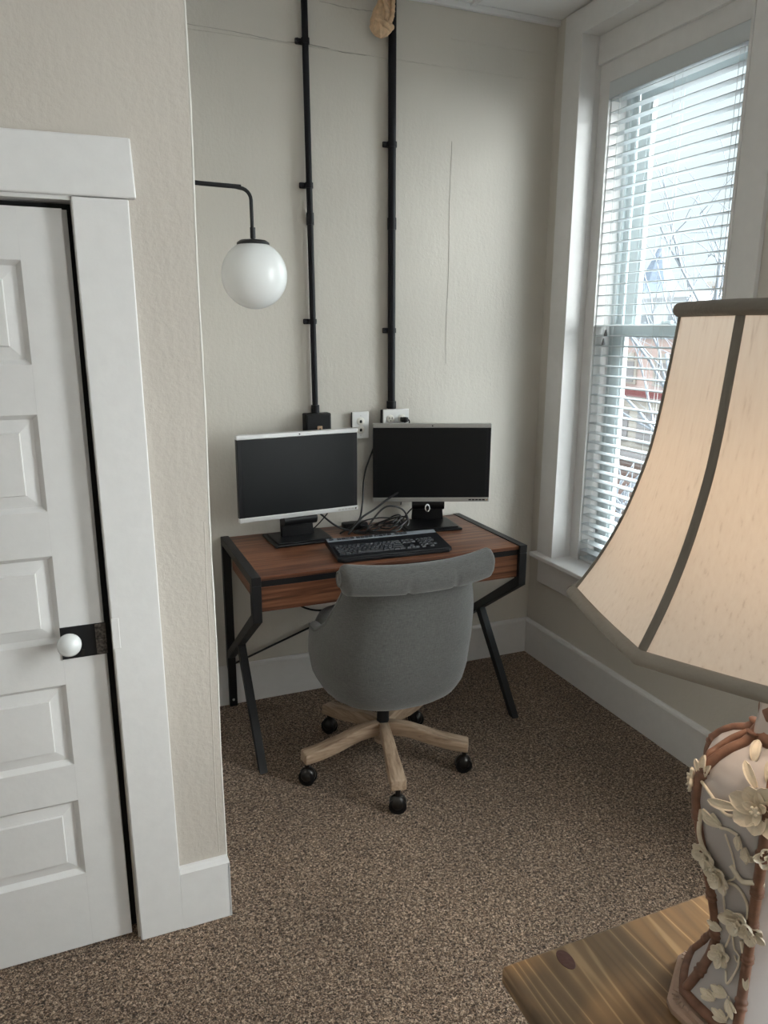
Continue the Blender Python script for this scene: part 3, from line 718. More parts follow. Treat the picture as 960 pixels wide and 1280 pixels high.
# ------------------------------------------------------------------ office chair
ch = thing('office_chair', (-1.185, -.752, 0), 'grey linen roll back office chair on a five spoke wooden swivel base', 'chair', R(0))
# barrel shell: one outer surface, cropped by a top edge that drops from the back to the low arms
CX = .022
za_ = [.338, .343, .354, .378, .42, .49, .60, .72, .82, .93]
aa_ = [.12, .190, .238, .270, .294, .307, .308, .297, .280, .282]
def outer(phi, z):
    a = interp(z, za_, aa_); c0 = .005-.10*(z-.5); s_, c_ = math.sin(phi), math.cos(phi); e = .84; b = a*(1.0 if c_ > 0 else 1.16)
    return Vector((CX+.024*sm((z-.5)/.3)+a*math.copysign(abs(s_)**e, s_), c0-b*math.copysign(abs(c_)**e, c_), z))
def hgt(phi):
    d = abs(math.degrees(phi))
    return interp(d, [0, 58, 66, 74, 84, 94, 118, 128], [.915, .915, .87, .79, .68, .615, .585, .55])
def shell(name, thick, m, parent):
    nt_, nz = 64, 26; rows = []
    cols = []
    for k in range(nt_+1):
        phi = R(-126+252*k/nt_); h = sum(hgt(phi+R(dd)) for dd in (-5, -2.5, 0, 2.5, 5))/5; o_, i_ = [], []
        for i in range(nz+1):
            z = za_[0]+(h-za_[0])*i/nz; p = outer(phi, z)
            th = thick*(.35 if i == 0 else 1)
            nrm = Vector((CX+.024*sm((z-.5)/.3), .02, z))-p; nrm.z = 0; nrm.normalize()
            o_.append(p); i_.append(p+nrm*th)
        n = (i_[-1]-o_[-1])
        cap = [o_[-1]+n*(.5-.5*math.cos(PI*f))+Vector((0, 0, .020*math.sin(PI*f))) for f in (.2, .35, .5, .65, .8)]
        cols.append(o_+cap+i_[::-1])
    q = MB(); q.grid(cols)
    for c_ in (cols[0], cols[-1]):
        n = len(c_)//2
        q.grid([c_[:n+0], c_[::-1][:n+0]])
    return q.build(name, m, parent, smooth=True, weld=True)
bk = shell('backrest', .05, M['linen'], ch)
# seat body: superellipse cushion and rounded underside
def sup(n_, a, b, c0, z, yo=0, e=.62):
    return [(a*math.copysign(abs(math.cos(q_))**e, math.cos(q_)), c0+b*math.copysign(abs(math.sin(q_))**e, math.sin(q_))+yo, z) for q_ in [2*PI*k/n_ for k in range(n_)]]
q = MB(); sec = [(.340, .12, .13), (.345, .18, .20), (.362, .225, .245), (.40, .25, .275), (.48, .262, .29), (.53, .262, .295), (.585, .262, .290), (.615, .250, .270), (.632, .215, .23), (.640, .12, .13), (.641, .001, .001)]
q.grid([[(x_+CX, y_, z_2) for x_, y_, z_2 in sup(48, a, b, .03, z)] for z, a, b in sec], closed_u=True); q.grid([sup(48, .001, .001, .03, .340), sup(48, .12, .13, .03, .340)], closed_u=True)
st_ = q.build('seat', M['linen'], ch, smooth=True, weld=True)
# piping round the seat edge and side of the arm
MB().tube([Vector(p) for p in (lambda L: L+[L[0]])([(x_+CX, y_, z_2) for x_, y_, z_2 in sup(48, .262, .294, .04, .545)])], .0045, 8, caps=False).build('piping', M['piping'], st_, smooth=True)
for s_ in (-1, 1):
    P = [outer(s_*R(d_), hgt(s_*R(d_))+.004) for d_ in [54+k*3 for k in range(25)]]
    MB().tube(P, .0045, 8).build('side_piping', M['piping'], bk, smooth=True)
# scroll roll at the top
q = MB(); rows = []; nU, nV = 56, 22
for i in range(nU+1):
    u = -1+2*i/nU
    hw = .300
    x = CX+.005+hw*u; yc_ = -.330+.070*abs(u)**2.2; zc = .920+.006*u*u
    r = .051*(1+.05*abs(u)**3)
    e = 1-max(0, (abs(u)-.93)/.07)**2*.55
    row = []
    for k in range(nV):
        a = 2*PI*k/nV
        g = 0
        for gu in (-.24, .36):
            g += math.exp(-((u-gu)/.028)**2)*.0055*(1-math.sin(a))*.65
        bulge = .0035*math.cos((u+.24)/.6*2*PI)*-1
        rr_ = (r-g)*e
        lo = 1.14 if math.sin(a) < 0 else 1.0
        row.append((x, yc_+rr_*math.cos(a)*.93, zc+rr_*math.sin(a)*lo))
    rows.append(row)
q.grid(rows, closed_u=True)
for r_ in (rows[0], rows[-1]):
    c_ = sum((Vector(p) for p in r_), Vector())/len(r_)
    q.grid([r_, [c_+(Vector(p)-c_)*.5+Vector((.004*(1 if c_.x > 0 else -1), 0, 0)) for p in r_], [c_+(Vector(p)-c_)*.01+Vector((.005*(1 if c_.x > 0 else -1), 0, 0)) for p in r_]], closed_u=True)
rl = q.build('top_roll', M['linen'], ch, smooth=True, weld=True)
for sx in (-1, 1):
    r_ = rows[0] if sx < 0 else rows[-1]
    MB().tube([Vector(p)+Vector((sx*.001, 0, 0)) for p in r_]+[Vector(r_[0])+Vector((sx*.001, 0, 0))], .004, 8, caps=False).build('roll_piping', M['piping'], rl, smooth=True)
# tufting buttons on the front of the backrest
for bxk, bz in [(x_, z_) for z_, xs_ in ((.84, (-.13, 0, .13)), (.75, (-.07, .07)), (.68, (-.13, 0, .13))) for x_ in xs_]:
    p0 = outer(math.asin(min(1, abs(bxk)/.27))*(1 if bxk > 0 else -1), bz)
    MB().sphere((p0.x, p0.y+.055, bz), .011, (1, .5, 1), 12, 8).build('tuft_button', M['linen'], bk, smooth=True)
# swivel column and base
MB().tube([(0, 0, .135), (0, 0, .34)], .025, 20).build('gas_lift', M['blackmetal'], ch, smooth='auto')
q = MB().box(-.10, .10, -.11, .13, .315, .340, .006); q.tube([(.08, .02, .33), (.24, .04, .325)], .006, 8)
q.build('tilt_mechanism', M['blackmetal'], ch)
MB().tube([(0, 0, .105), (0, 0, .194)], .036, 20).build('hub', M['oak'], ch, smooth='auto')
for ang in (185, 257.3, 327, 41, 113):
    mt = Matrix.Rotation(R(ang), 4, 'Z')
    top_ = [(.02, .196), (.06, .198), (.11, .193), (.16, .180), (.22, .163), (.30, .148), (.352, .142)]
    bot_ = [(.355, .100), (.30, .102), (.22, .112), (.16, .126), (.11, .136), (.06, .138), (.02, .138)]
    prof_ = top_+bot_; b = bmesh.new()
    def hw_(r): return .019+.012*sm((r-.02)/.33)
    a_ = [b.verts.new((r, -hw_(r), z)) for r, z in prof_]; c_ = [b.verts.new((r, hw_(r), z)) for r, z in prof_]
    n = len(prof_)
    m7 = len(top_)
    for i in range(m7-1):
        j0, j1 = n-1-i, n-2-i
        b.faces.new((a_[i], a_[i+1], a_[j1], a_[j0])); b.faces.new((c_[i], c_[j0], c_[j1], c_[i+1]))
        b.faces.new((a_[i], c_[i], c_[i+1], a_[i+1])); b.faces.new((a_[j0], a_[j1], c_[j1], c_[j0]))
    b.faces.new((a_[0], a_[n-1], c_[n-1], c_[0])); b.faces.new((a_[m7-1], c_[m7-1], c_[m7], a_[m7]))
    bmesh.ops.recalc_face_normals(b, faces=b.faces[:])
    sh = [e for e in b.edges if len(e.link_faces) == 2 and e.calc_face_angle() > R(35)]
    bmesh.ops.bevel(b, geom=sh, offset=.006, segments=3, profile=.5, affect='EDGES')
    lg = MB(); lg._take(b)
    leg = lg.build('leg', M['oak'], ch, smooth='auto'); leg.rotation_euler = (0, 0, R(ang))
    cr = .338
    cs = MB(); sw = R(ang*1.7)
    cm = Matrix.Translation((cr-.002, 0, 0)) @ Matrix.Rotation(sw, 4, 'Z')
    cs.tube([(cr, 0, .07), (cr, 0, .103)], .010, 12)
    cs.sphere((0, 0, .042), .036, (.92, .8, .92), 20, 14, mat=cm)
    cst = cs.build('caster', M['bronze'], leg, smooth='auto')
    w_ = MB()
    for sg in (-1, 1):
        w_.lathe([(.001, -.006), (.026, -.006), (.0335, -.002), (.0335, .006), (.026, .010), (.001, .010)], 24, mat=cm @ Matrix.Translation((0, sg*.016, .0335)) @ Matrix.Rotation(R(90)*sg, 4, 'X'))
    w_.build('wheel', M['plasticblack'], cst, smooth='auto')

# ------------------------------------------------------------------ side table
ZT = .83
tb = thing('side_table', (-1.33, -2.85, 0), 'stained pine side table under the lamp in the foreground', 'table')
tx0, tx1, ty0, ty1 = -.40, .40, -.36, .309
MB().box(tx0, tx1, ty0, ty1, ZT-.032, ZT, .007, 3).build('table_top', M['pine'], tb, smooth='auto')
q = MB()
for (a, b_, c_, d_) in ((tx0+.05, tx1-.05, ty1-.07, ty1-.05), (tx0+.05, tx1-.05, ty0+.05, ty0+.07), (tx0+.05, tx0+.07, ty0+.05, ty1-.05), (tx1-.07, tx1-.05, ty0+.05, ty1-.05)):
    q.box(a, b_, c_, d_, ZT-.12, ZT-.032, .002)
q.build('apron', M['pine'], tb)
for sx in (tx0+.075, tx1-.075):
    for sy in (ty0+.075, ty1-.075):
        MB().box(sx-.028, sx+.028, sy-.028, sy+.028, 0, ZT-.033, .003).build('leg', M['pine'], tb)
k_ = MB().lathe([(.016, 0), (.015, .0012), (.001, .0014)], 20, mat=Matrix.Translation((tx0+.098, ty1-.028, ZT-.0006)) @ Matrix.Diagonal((.75, 1.25, 1, 1)))
k_.build('knot', M['knot'], tb, smooth='auto')

# ------------------------------------------------------------------ lamp
LX, LY = -1.457, -2.737
lm = thing('table_lamp', (LX, LY, ZT+.0006), 'large table lamp with bell shaped cream shade and bamboo and flower relief base', 'lamp')
LO = Vector((LX, LY, ZT))
# foot plate : rounded octagon steps
def ngon(n, r, z, a0, rnd_=.0):
    return [(r*math.cos(a0+2*PI*k/n), r*math.sin(a0+2*PI*k/n), z) for k in range(n)]
A0 = R(217)
def sq(n, r, z, e=.55): return [(r*math.copysign(abs(math.cos(2*PI*k/n))**e, math.cos(2*PI*k/n)), r*math.copysign(abs(math.sin(2*PI*k/n))**e, math.sin(2*PI*k/n)), z) for k in range(n)]
def rhex(r, z, n=12):
    """hexagon with rounded corners aligned with the body"""
    out = []
    for k in range(6*n):
        a = 2*PI*k/(6*n); m_ = ((math.degrees(a)) % 60)-30
        rr_ = r*math.cos(R(30))/math.cos(R(m_)); rr_ = min(rr_, r*.955)
        out.append((rr_*math.cos(a+A0), rr_*math.sin(a+A0), z))
    return out
q = MB()
q.grid([rhex(.001, 0), rhex(.100, 0), rhex(.106, .004), rhex(.106, .012), rhex(.101, .016), rhex(.094, .0165), rhex(.091, .021), rhex(.086, .022), rhex(.001, .022)], closed_u=True)
fp = q.build('foot_plate', M['tanplate'], lm, smooth='auto', weld=True); fp['label'] = 'tan scalloped foot plate'
for a_ in (37, 97, 157, 217, 277, 337):
    q = MB()
    c0 = Vector((math.cos(R(a_))*.076, math.sin(R(a_))*.076, .0200))
    for k in range(7):
        dv = Vector((math.cos(R(a_+(k-3)*24)), math.sin(R(a_+(k-3)*24)), 0))
        q.tube([c0+dv*.001, c0+dv*.021], [.0016, .0009], 6)
    q.build('shell_carving', M['tanplate'], fp, smooth='auto')
prof_ = [(.862, .079), (.868, .079), (.880, .072), (.90, .061), (.925, .051), (.95, .046), (.99, .052), (1.03, .061), (1.085, .076), (1.13, .088), (1.17, .096), (1.195, .096), (1.215, .089), (1.23, .078), (1.243, .062), (1.252, .044), (1.262, .034), (1.29, .030), (1.33, .030)]
prof_ = [(z-ZT, r) for z, r in prof_]
pz = [z for z, r in prof_]; pr_ = [r for z, r in prof_]
def hexring(z, r, sub=6):
    cs_ = [Vector((r*math.cos(A0+k*PI/3), r*math.sin(A0+k*PI/3), z)) for k in range(6)]; out = []
    for k in range(6):
        for s_ in range(sub):
            f = s_/sub; p = cs_[k].lerp(cs_[(k+1) % 6], f)
            bl_ = 1+.055*math.sin(PI*f); p = Vector((p.x*bl_, p.y*bl_, z)); out.append(p)
    return out
zz = []
for i in range(len(prof_)-1):
    for k in range(3): zz.append(pz[i]+(pz[i+1]-pz[i])*k/3)
zz.append(pz[-1])
rowsB = [hexring(z, interp(z, pz, pr_)) for z in zz]
q = MB(); q.grid([hexring(.0215, .074), hexring(pz[0], .078)]+rowsB, closed_u=True)
vb = q.build('vase_body', M['ceramic'], lm, smooth=True, weld=True); vb['label'] = 'grey white hexagonal ceramic body'
def bpt(deg, z, off=0.0):
    """point on the body surface; deg world azimuth, z local"""
    r = interp(z, pz, pr_); mloc = ((deg-217) % 60)-30
    rr_ = r*math.cos(R(30))/math.cos(R(mloc))*(1+.055*math.sin(PI*(((deg-217) % 60)/60)))+off
    return Vector((rr_*math.cos(R(deg)), rr_*math.sin(R(deg)), z))
def bnorm(deg): return Vector((math.cos(R(deg)), math.sin(R(deg)), .05)).normalized()
for k in range(6):
    deg = 217+60*k
    zs_ = [pz[0]+(.44-pz[0])*j/46 for j in range(47)]
    P = []; rr_ = []
    for j, z in enumerate(zs_):
        r = interp(z, pz, pr_); P.append(Vector(((r+.001)*math.cos(R(deg)), (r+.001)*math.sin(R(deg)), z)))
        f = (z*1000) % 62
        rr_.append(.0068+.0026*math.exp(-((f-4)/3.0)**2)+.0026*math.exp(-((f-12)/3.0)**2))
    # finer nodes
    PP, RR = [], []
    for j in range(len(P)-1):
        for s_ in range(4):
            f_ = s_/4; p_ = P[j].lerp(P[j+1], f_); g = (p_.z*1000) % 62
            PP.append(p_); RR.append(.0066+.0024*math.exp(-((g-4)/2.2)**2)+.0024*math.exp(-((g-11)/2.2)**2))
    MB().tube(PP, RR, 10).build('bamboo_rod', M['bamboo'], vb, smooth=True)
# bamboo hoops at foot and inclined shoulder rods
ringp = hexring(pz[0]+.001, .082, 4); ringp = ringp+[ringp[0]]
MB().tube(ringp, .0075, 10, caps=False).build('bamboo_hoop', M['bamboo'], vb, smooth=True)
MB().lathe([(.034, .425), (.036, .43), (.031, .44), (.027, .452), (.029, .47), (.024, .50)], 24).build('bamboo_collar', M['bamboo'], vb, smooth=True)
for d0, d1 in ((157, 127), (277, 247)):
    pts = [bpt(d0, .375, .004), bpt((d0*2+d1)/3, .395, .004), bpt((d0+d1*2)/3, .415, .004), bpt(d1, .428, .002)]
    P = bez(pts, 8); MB().tube(P, [.0045+.002*math.exp(-((i-9)/1.2)**2) for i in range(len(P))], 8).build('bamboo_branch', M['bamboo'], vb, smooth=True)
# foot face panel between hoop and plate: stem, leaf, flower relief
def frame_at(deg, z, off=.003):
    c = bpt(deg, z, off); e = bpt(deg+2, z, off)-bpt(deg-2, z, off); e.normalize()
    v = (bpt(deg, z+.006, off)-bpt(deg, z-.006, off)).normalized(); n = e.cross(v).normalized()
    if n.dot(c) < 0: n = -n
    return c, e, v, n
def petal(mb, c, e, v, n, ang, L, W, lift, curl=.3):
    rows = []; d = e*math.cos(ang)+v*math.sin(ang); s = -e*math.sin(ang)+v*math.cos(ang)
    for i in range(7):
        t = i/6; w = W*math.sin(PI*min(1, .12+t*.80))**.7*(1 if t < 1 else .35)
        row = []
        for k in range(7):
            u = -1+k/3
            h = lift*t+L*curl*math.sin(t*PI*.8)*.5-.30*w*(1-u*u)*.8+.0015*math.sin(u*9)
            row.append(c+d*(L*t)+s*(w*u*.5)+n*h)
        rows.append(row)
    back = [[p-n*.0022 for p in r] for r in rows]
    mb.grid(rows); mb.grid(back)
    rim = [r[0] for r in rows]+rows[-1][1:]+[r[-1] for r in rows[::-1][1:]]; rimb = [p-n*.0022 for p in rim]; mb.grid([rim, rimb])
def flower(deg, z, R_, npet=6, ph=0, off=.005):
    c, e, v, n = frame_at(deg, z, off); q = MB()
    for k in range(npet): petal(q, c, e, v, n, ph+2*PI*k/npet, R_*(1+.12*math.sin(k*2.3)), R_*.80, R_*.28)
    for k in range(3): petal(q, c+n*.003, e, v, n, ph+.5+2*PI*k/3, R_*.5, R_*.35, R_*.35)
    q.tube([c-n*.006, c+n*R_*.42], [R_*.2, R_*.12], 8)
    for k in range(5): q.sphere(c+n*R_*.42+e*R_*.15*math.cos(k*1.26)+v*R_*.15*math.sin(k*1.26), R_*.07, u=8, v=6)
    return q.build('flower', M['flower'], vb, smooth='auto', weld=True)
def bud(deg, z, L, ang, w=.4):
    c, e, v, n = frame_at(deg, z, .004); q = MB()
    petal(q, c, e, v, n, ang, L, L*w, .004, .35); petal(q, c, e, v, n, ang+.5, L*.8, L*w*.8, .005, .3); petal(q, c, e, v, n, ang-.45, L*.7, L*w*.8, .002, .3)
    return q.build('bud', M['flower'], vb, smooth='auto', weld=True)
def leaf(deg, z, L, ang, w=.4):
    c, e, v, n = frame_at(deg, z, .003); q = MB(); petal(q, c, e, v, n, ang, L, L*w, .004, .5)
    return q.build('leaf', M['flower'], vb, smooth='auto', weld=True)
def stem(pts, r=.0018):
    P = bez([bpt(d_, z_-ZT, .003+o_) for d_, z_, o_ in pts], 8)
    return MB().tube(P, r, 7).build('stem', M['flower'], vb, smooth=True)
z_ = lambda z: z-ZT
flower(211, z_(1.207), .031, 7, .3); flower(164, z_(1.092), .021, 6, .4); flower(178, z_(1.074), .022, 6, 1.1); flower(201, z_(1.018), .023, 6, .2)
flower(217, z_(1.012), .018, 5, .9); flower(177, z_(.940), .017, 6, .6); flower(221, z_(1.153), .018, 6, .1); flower(150, z_(1.19), .018, 6, .1)
flower(280, z_(1.10), .028, 6, .2); flower(330, z_(1.15), .03, 6, .5); flower(30, z_(1.1), .03, 6, .5); flower(90, z_(1.12), .026, 6, 0)
bud(182, z_(1.157), .026, 2.5, .45); bud(198, z_(1.158), .016, -1.3, .5); bud(171, z_(.977), .018, 2.9, .45); bud(204, z_(1.146), .018, -1.2, .5)
bud(188, z_(.885), .019, 3.0, .5); bud(199, z_(.898), .02, 3.0, .5); bud(202, z_(.897), .022, -.9, .4); bud(206, z_(.874), .02, 2.9, .45); bud(160, z_(1.205), .03, 1.8, .3)
leaf(195, z_(1.196), .034, 3.3, .35); leaf(204, z_(1.226), .03, 2.2, .4); leaf(217, z_(.940), .02, -1.4, .4); leaf(190, z_(1.246), .026, 1.8, .5); leaf(215, z_(1.14), .02, 3.3, .4); leaf(213, z_(1.235), .03, 1.4, .5)
stem([(160, 1.20, 0), (172, 1.192, 0), (186, 1.18, 0), (200, 1.19, 0), (209, 1.2, 0)], .0022)
stem([(182, 1.155, 0), (190, 1.160, 0), (198, 1.160, 0)], .0020); stem([(187, 1.150, 0), (194, 1.12, 0), (196, 1.09, 0), (188, 1.075, 0)], .0012)
stem([(192, 1.105, 0), (203, 1.092, .002), (213, 1.10, .002), (222, 1.102, .001)], .0032)
stem([(184, 1.07, 0), (198, 1.075, 0), (208, 1.06, 0), (211, 1.035, 0), (206, 1.02, 0)], .0020)
stem([(192, .985, 0), (196, .965, 0), (205, .958, 0), (203, .947, 0), (197, .953, 0)], .0014); stem([(206, .985, 0), (212, .96, 0), (216, .945, 0), (220, .915, 0)], .0026)
stem([(189, .925, 0), (196, .912, 0), (204, .935, 0), (206, .95, 0)], .0015); stem([(202, .90, 0), (207, .885, 0), (206, .875, 0)], .0014)
stem([(179, 1.05, 0), (181, 1.01, 0), (188, .985, 0), (180, .955, 0)], .0014)
stem([(164, 1.08, 0), (160, 1.12, .003), (163, 1.16, 0)], .003)
# neck, socket, bulb
MB().tube([(0, 0, .49), (0, 0, .62)], .006, 12).build('neck_rod', M['bronze'], lm, smooth='auto')
MB().tube([(0, 0, .60), (0, 0, .66)], .018, 16).build('bulb_socket', M['bronze'], lm, smooth='auto')
MB().lathe([(.012, .655), (.014, .675), (.03, .71), (.034, .735), (.028, .76), (.012, .772), (.001, .774)], 20).build('bulb', M['bulb'], lm, smooth=True)
# shade : octagonal bell
SZ = [1.430, 1.45, 1.474, 1.502, 1.53, 1.564, 1.614, 1.66, 1.70, 1.745, 1.786]
SR = [.2665, .2545, .2405, .2265, .2145, .2025, .1885, .1805, .1755, .1705, .1665]
S0 = R(140.5)
def octring(z, r, sub=8, bow=.03):
    cs_ = [Vector((r*math.cos(S0+k*PI/4), r*math.sin(S0+k*PI/4), z)) for k in range(8)]; out = []
    for k in range(8):
        for s_ in range(sub):
            f = s_/sub; p = cs_[k].lerp(cs_[(k+1) % 8], f)
            bl_ = 1+bow*math.sin(PI*f); out.append(Vector((p.x*bl_, p.y*bl_, z)))
    return out
def bowf(r): return .012+.03*max(0, 1-(r-.16)/.1)
rows = []
for i in range(len(SZ)-1):
    for k in range(3):
        f = k/3; z = SZ[i]+(SZ[i+1]-SZ[i])*f; r = SR[i]+(SR[i+1]-SR[i])*f
        rows.append(octring(z-ZT, r, 8, bowf(r)))
rows.append(octring(SZ[-1]-ZT, SR[-1], 8, bowf(SR[-1])))
inner = [[Vector((p.x*.992, p.y*.992, p.z)) for p in r] for r in rows]
q = MB(); q.grid(rows, closed_u=True); shd = q.build('lamp_shade', M['silk'], lm, smooth='auto', weld=True)
shd['label'] = 'cream silk eight sided bell shade'
for k in range(8):
    pts = []
    for z, r in zip(SZ, SR): pts.append(((r+.0005)*math.cos(S0+k*PI/4), (r+.0005)*math.sin(S0+k*PI/4), z-ZT))
    P = bez(pts, 4); q = MB(); rr2 = []
    a = S0+k*PI/4; tang = Vector((-math.sin(a), math.cos(a), 0)); rad = Vector((math.cos(a), math.sin(a), 0))
    secs = []
    for p in P:
        sec_ = []
        for j in range(9):
            b_ = -PI/2+PI*j/8; sec_.append(p+tang*(.0058*math.sin(b_))+rad*(.0030*math.cos(b_)-.0012))
        secs.append(sec_)
    q.grid(secs); q.build('seam_trim', M['seamtrim'], shd, smooth=True)
rb = octring(SZ[0]-ZT-.002, SR[0]+.001, 8, bowf(SR[0])); MB().tube(rb+[rb[0]], .0085, 12, caps=False).build('bottom_trim', M['shadetrim'], shd, smooth=True)
rt = octring(SZ[-1]-ZT+.003, SR[-1]+.001, 8, bowf(SR[-1])); MB().tube(rt+[rt[0]], .0085, 12, caps=False).build('top_trim', M['seamtrim'], shd, smooth=True)
q = MB()
for k in range(3): 
    a = R(20+120*k); q.tube([(0, 0, .80), (.164*math.cos(a), .164*math.sin(a), .955)], .0022, 6)
q.tube([(0, 0, .60), (.05, 0, .68), (.055, 0, .74), (0, 0, .80)], .002, 6)
q.build('shade_spider', M['bronze'], lm, smooth='auto')
MB().lathe([(.004, .80), (.008, .81), (.010, .825), (.004, .835)], 12).build('finial', M['bronze'], lm, smooth='auto')

# ------------------------------------------------------------------ outside
o = MB().box(.5, 60, -30, 60, -5.2, -5.0).build('street_ground', M['asphalt']); struct(o, 'grey street outside the window', 'ground')
def part(par, nm, mt, *bx_, **k):
    q = MB()
    for b in bx_: q.box(*b)
    return q.build(nm, mt, par, **k)
bb_ = thing('brick_building', (13, 12, -5), 'red brick shop building, painted hazy pink, across the street seen through the blinds', 'building')
part(bb_, 'wall', M['brick'], (0, 8, -3.5, 9, 5.0, 6.62)); part(bb_, 'cornice', M['cornice'], (-.12, .1, -3.6, 9.1, 6.62, 6.85), (-.06, .1, -3.6, 9.1, 6.5, 6.62))
part(bb_, 'string_course', M['redtrim'], (-.16, .1, -3.6, 9.1, 4.86, 5.02)); part(bb_, 'shopfront', M['stone'], (.0, 8, -3.5, 9, 3.3, 4.86))
part(bb_, 'awning', M['darkglass'], (-.5, .1, -3.4, 9, 3.05, 3.3)); part(bb_, 'ground_floor', M['brick2'], (0, 8, -3.5, 9, 0, 3.05))
part(bb_, 'roof', M['whiteroof'], (0.1, 8, -3.5, 9, 6.6, 6.7))
for yy in (-2.3, -.6, 1.1, 2.8, 4.5):
    w = part(bb_, 'window', M['stone'], (-.05, .05, yy-.5, yy+.5, 5.2, 5.9), (-.05, .05, yy-.36, yy+.36, 5.9, 6.1))
    part(w, 'pane', M['darkglass'], (-.07, .0, yy-.4, yy+.4, 5.26, 5.85))
for yy in (-2.6, -1.2, .2, 1.6, 3.0, 4.4):
    part(bb_, 'shop_window', M['darkglass'], (-.04, .05, yy-.5, yy+.5, 3.5, 4.4))
wbld = thing('white_building', (24, 26.5, -5), 'pale flat roofed building behind the brick one', 'building')
part(wbld, 'wall', M['whiteroof'], (0, 5, -2.4, 8, 0, 8.2)); part(wbld, 'parapet', M['whiteroof'], (-.2, 5.2, -2.5, 8.2, 8.2, 8.45))
part(wbld, 'window', M['cornice'], *[(-.05, .05, yy, yy+.7, 6.6, 7.4) for yy in (-2, -.2, 1.6, 3.4, 5.2)])
chh = thing('church', (36, 39.6, -5), 'church with a tall pointed blue slate spire', 'church')
q = MB().lathe([(1.95, 9.2), (1.35, 9.8), (.72, 11.0), (.04, 12.4)], 8, mat=Matrix.Rotation(R(22), 4, 'Z')); q.build('spire', M['slate'], chh)
part(chh, 'tower', M['whiteroof'], (-1.5, 1.5, -1.5, 1.5, 0, 9.2)); MB().tube([(0, 0, 12.3), (0, 0, 12.9)], .06, 6).build('finial', M['cornice'], chh)
part(chh, 'nave', M['cornice'], (1.6, 9, -3, 3, 0, 6.5))
tbld = thing('tan_building', (30, 28.2, -5), 'tan stucco building to the right of the spire', 'building')
part(tbld, 'wall', M['tan'], (0, 6, -4.2, .5, 0, 9.0)); part(tbld, 'cornice', M['stone'], (-.2, 6.2, -4.4, .7, 9.0, 9.25), (-.1, 6.1, -2.2, -.4, 9.25, 9.6))
part(tbld, 'window', M['cornice'], *[(-.05, .05, yy, yy+.4, 7.5, 8.2) for yy in (-2.8, -2.0, -1.2, -.4)])
def tree(loc, label, h, seed, spread=1.0, maxlv=5):
    rn = random.Random(seed); q = MB()
    def br(p, d, L, r, lv):
        pts = [p]; dd = d.copy()
        for i in range(5):
            dd = (dd+Vector((rn.uniform(-1, 1), rn.uniform(-1, 1), rn.uniform(-.5, .6)))*.16).normalized(); pts.append(pts[-1]+dd*L/5)
        q.tube(pts, [r*(1-.55*i/5) for i in range(6)], 6 if lv < 3 else 4)
        if lv >= maxlv: return
        for k in range(rn.choice((2, 3, 3)) if lv else 5):
            i = rn.randint(2, 5); nd = (dd+Vector((rn.uniform(-1, 1), rn.uniform(-1, 1), rn.uniform(-.35, .8)))*.85*spread).normalized()
            br(pts[i], nd, L*rn.uniform(.58, .78), r*.52, lv+1)
    br(Vector((0, 0, 0)), Vector((0, 0, 1)), h, .16, 0)
    return tag(q.build('bare_tree', M['bark'], None, loc=loc, smooth=True), label, 'tree')
tree((7.5, 5.35, -5), 'leafless street tree with thin branches, sky glare painted into their pale bark', 5.4, 3)
tree((9.4, 10.6, -5), 'smaller leafless tree in front of the brick building', 2.6, 11, maxlv=3)

# ------------------------------------------------------------------ scale everything once
done = set()
for ob in list(bpy.data.objects):
    ob.location = ob.location*S
    if ob.type == 'MESH' and ob.data.name not in done:
        ob.data.transform(Matrix.Scale(S, 4)); done.add(ob.data.name)

# ------------------------------------------------------------------ lights
def area(name, loc, rot, sx, sy, power, color):
    l = bpy.data.lights.new(name, 'AREA'); l.shape = 'RECTANGLE'; l.size = sx*S; l.size_y = sy*S; l.energy = power; l.color = color
    o = bpy.data.objects.new(name, l); COL.objects.link(o); o.location = Vector(loc)*S; o.rotation_euler = rot; return o
# daylight at the windows the photo does not show
for yc_, pw in ((wc[1], 18), (wc[2], 28)):
    area('window_daylight', (.42, yc_, 1.85), (0, R(90), 0), 2.3, .95, pw, (1.0, .97, .975))
l = bpy.data.lights.new('lamp_bulb_light', 'POINT'); l.energy = 2.0; l.color = (1, .82, .66); l.shadow_soft_size = .03
o = bpy.data.objects.new('lamp_bulb_light', l); COL.objects.link(o); o.location = Vector((LX, LY, ZT+.69))*S

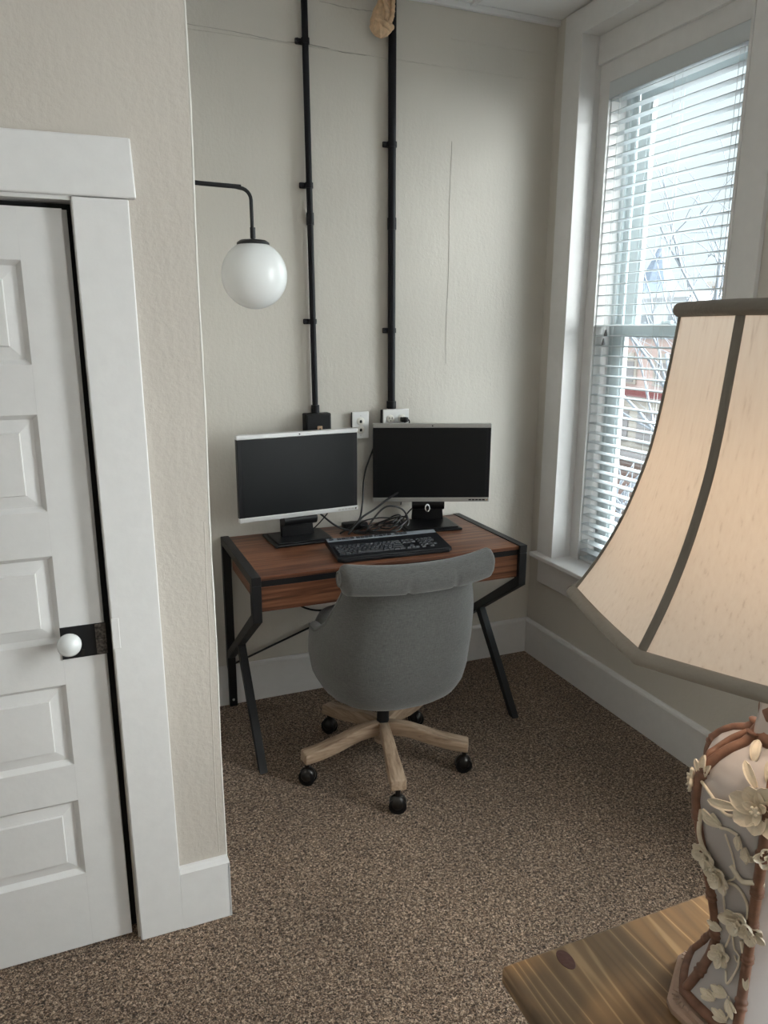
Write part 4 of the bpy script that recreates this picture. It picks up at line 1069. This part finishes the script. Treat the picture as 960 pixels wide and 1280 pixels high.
# world : overcast sky brighter overhead
w = bpy.data.worlds.new('overcast'); scn.world = w; w.use_nodes = True; nt = w.node_tree; nt.nodes.clear()
out = nt.nodes.new('ShaderNodeOutputWorld'); bg = nt.nodes.new('ShaderNodeBackground'); nt.links.new(bg.outputs[0], out.inputs[0])
tc = nt.nodes.new('ShaderNodeTexCoord'); sp = nt.nodes.new('ShaderNodeSeparateXYZ'); nt.links.new(tc.outputs['Generated'], sp.inputs[0])
cr = ramp(nt, sp.outputs[2], [(0.0, (.43, .462, .475)), (.34, (.42, .46, .475)), (.6, (1.8, 1.84, 1.88)), (1.0, (2.5, 2.55, 2.6))])
dt = N(nt, 'ShaderNodeVectorMath', operation='DOT_PRODUCT'); sd = Vector((.78, -.55, .42)).normalized(); dt.inputs[1].default_value = sd; nt.links.new(tc.outputs['Generated'], dt.inputs[0])
mr = N(nt, 'ShaderNodeMapRange', interpolation_type='SMOOTHSTEP'); mr.inputs['From Min'].default_value = .55; mr.inputs['From Max'].default_value = .98; mr.inputs['To Max'].default_value = 8.5
nt.links.new(dt.outputs['Value'], mr.inputs['Value'])
glow = N(nt, 'ShaderNodeVectorMath', operation='SCALE'); glow.inputs[0].default_value = (1.0, .965, .95); nt.links.new(mr.outputs[0], glow.inputs['Scale'])
ad_ = N(nt, 'ShaderNodeVectorMath', operation='ADD'); nt.links.new(cr, ad_.inputs[0]); nt.links.new(glow.outputs[0], ad_.inputs[1])
nt.links.new(ad_.outputs[0], bg.inputs[0]); bg.inputs[1].default_value = 1.15

# ------------------------------------------------------------------ camera
yaw, pitch, roll = R(-22.4823), R(-13.8028), R(.2382)
fwd = Vector((-math.sin(yaw)*math.cos(pitch), math.cos(yaw)*math.cos(pitch), math.sin(pitch)))
rt_ = Vector((math.cos(yaw), math.sin(yaw), 0)); up = rt_.cross(fwd)
r2 = rt_*math.cos(roll)+up*math.sin(roll); u2 = -rt_*math.sin(roll)+up*math.cos(roll)
cam = bpy.data.cameras.new('camera'); co_ = bpy.data.objects.new('camera', cam); COL.objects.link(co_)
mw = Matrix(((r2.x, u2.x, -fwd.x, 0), (r2.y, u2.y, -fwd.y, 0), (r2.z, u2.z, -fwd.z, 0), (0, 0, 0, 1)))
mw.translation = Vector((-2.25502, -3.33959, 1.76754))*S
co_.matrix_world = mw
cam.sensor_fit = 'VERTICAL'; cam.sensor_height = 36; cam.lens = 36*936.42/1280; cam.clip_start = .02; cam.clip_end = 300
scn.camera = co_
scn.view_settings.view_transform = 'Standard'; scn.view_settings.look = 'None'; scn.view_settings.gamma = 1
scn.view_settings.use_curve_mapping = False; scn.view_settings.exposure = 1.12
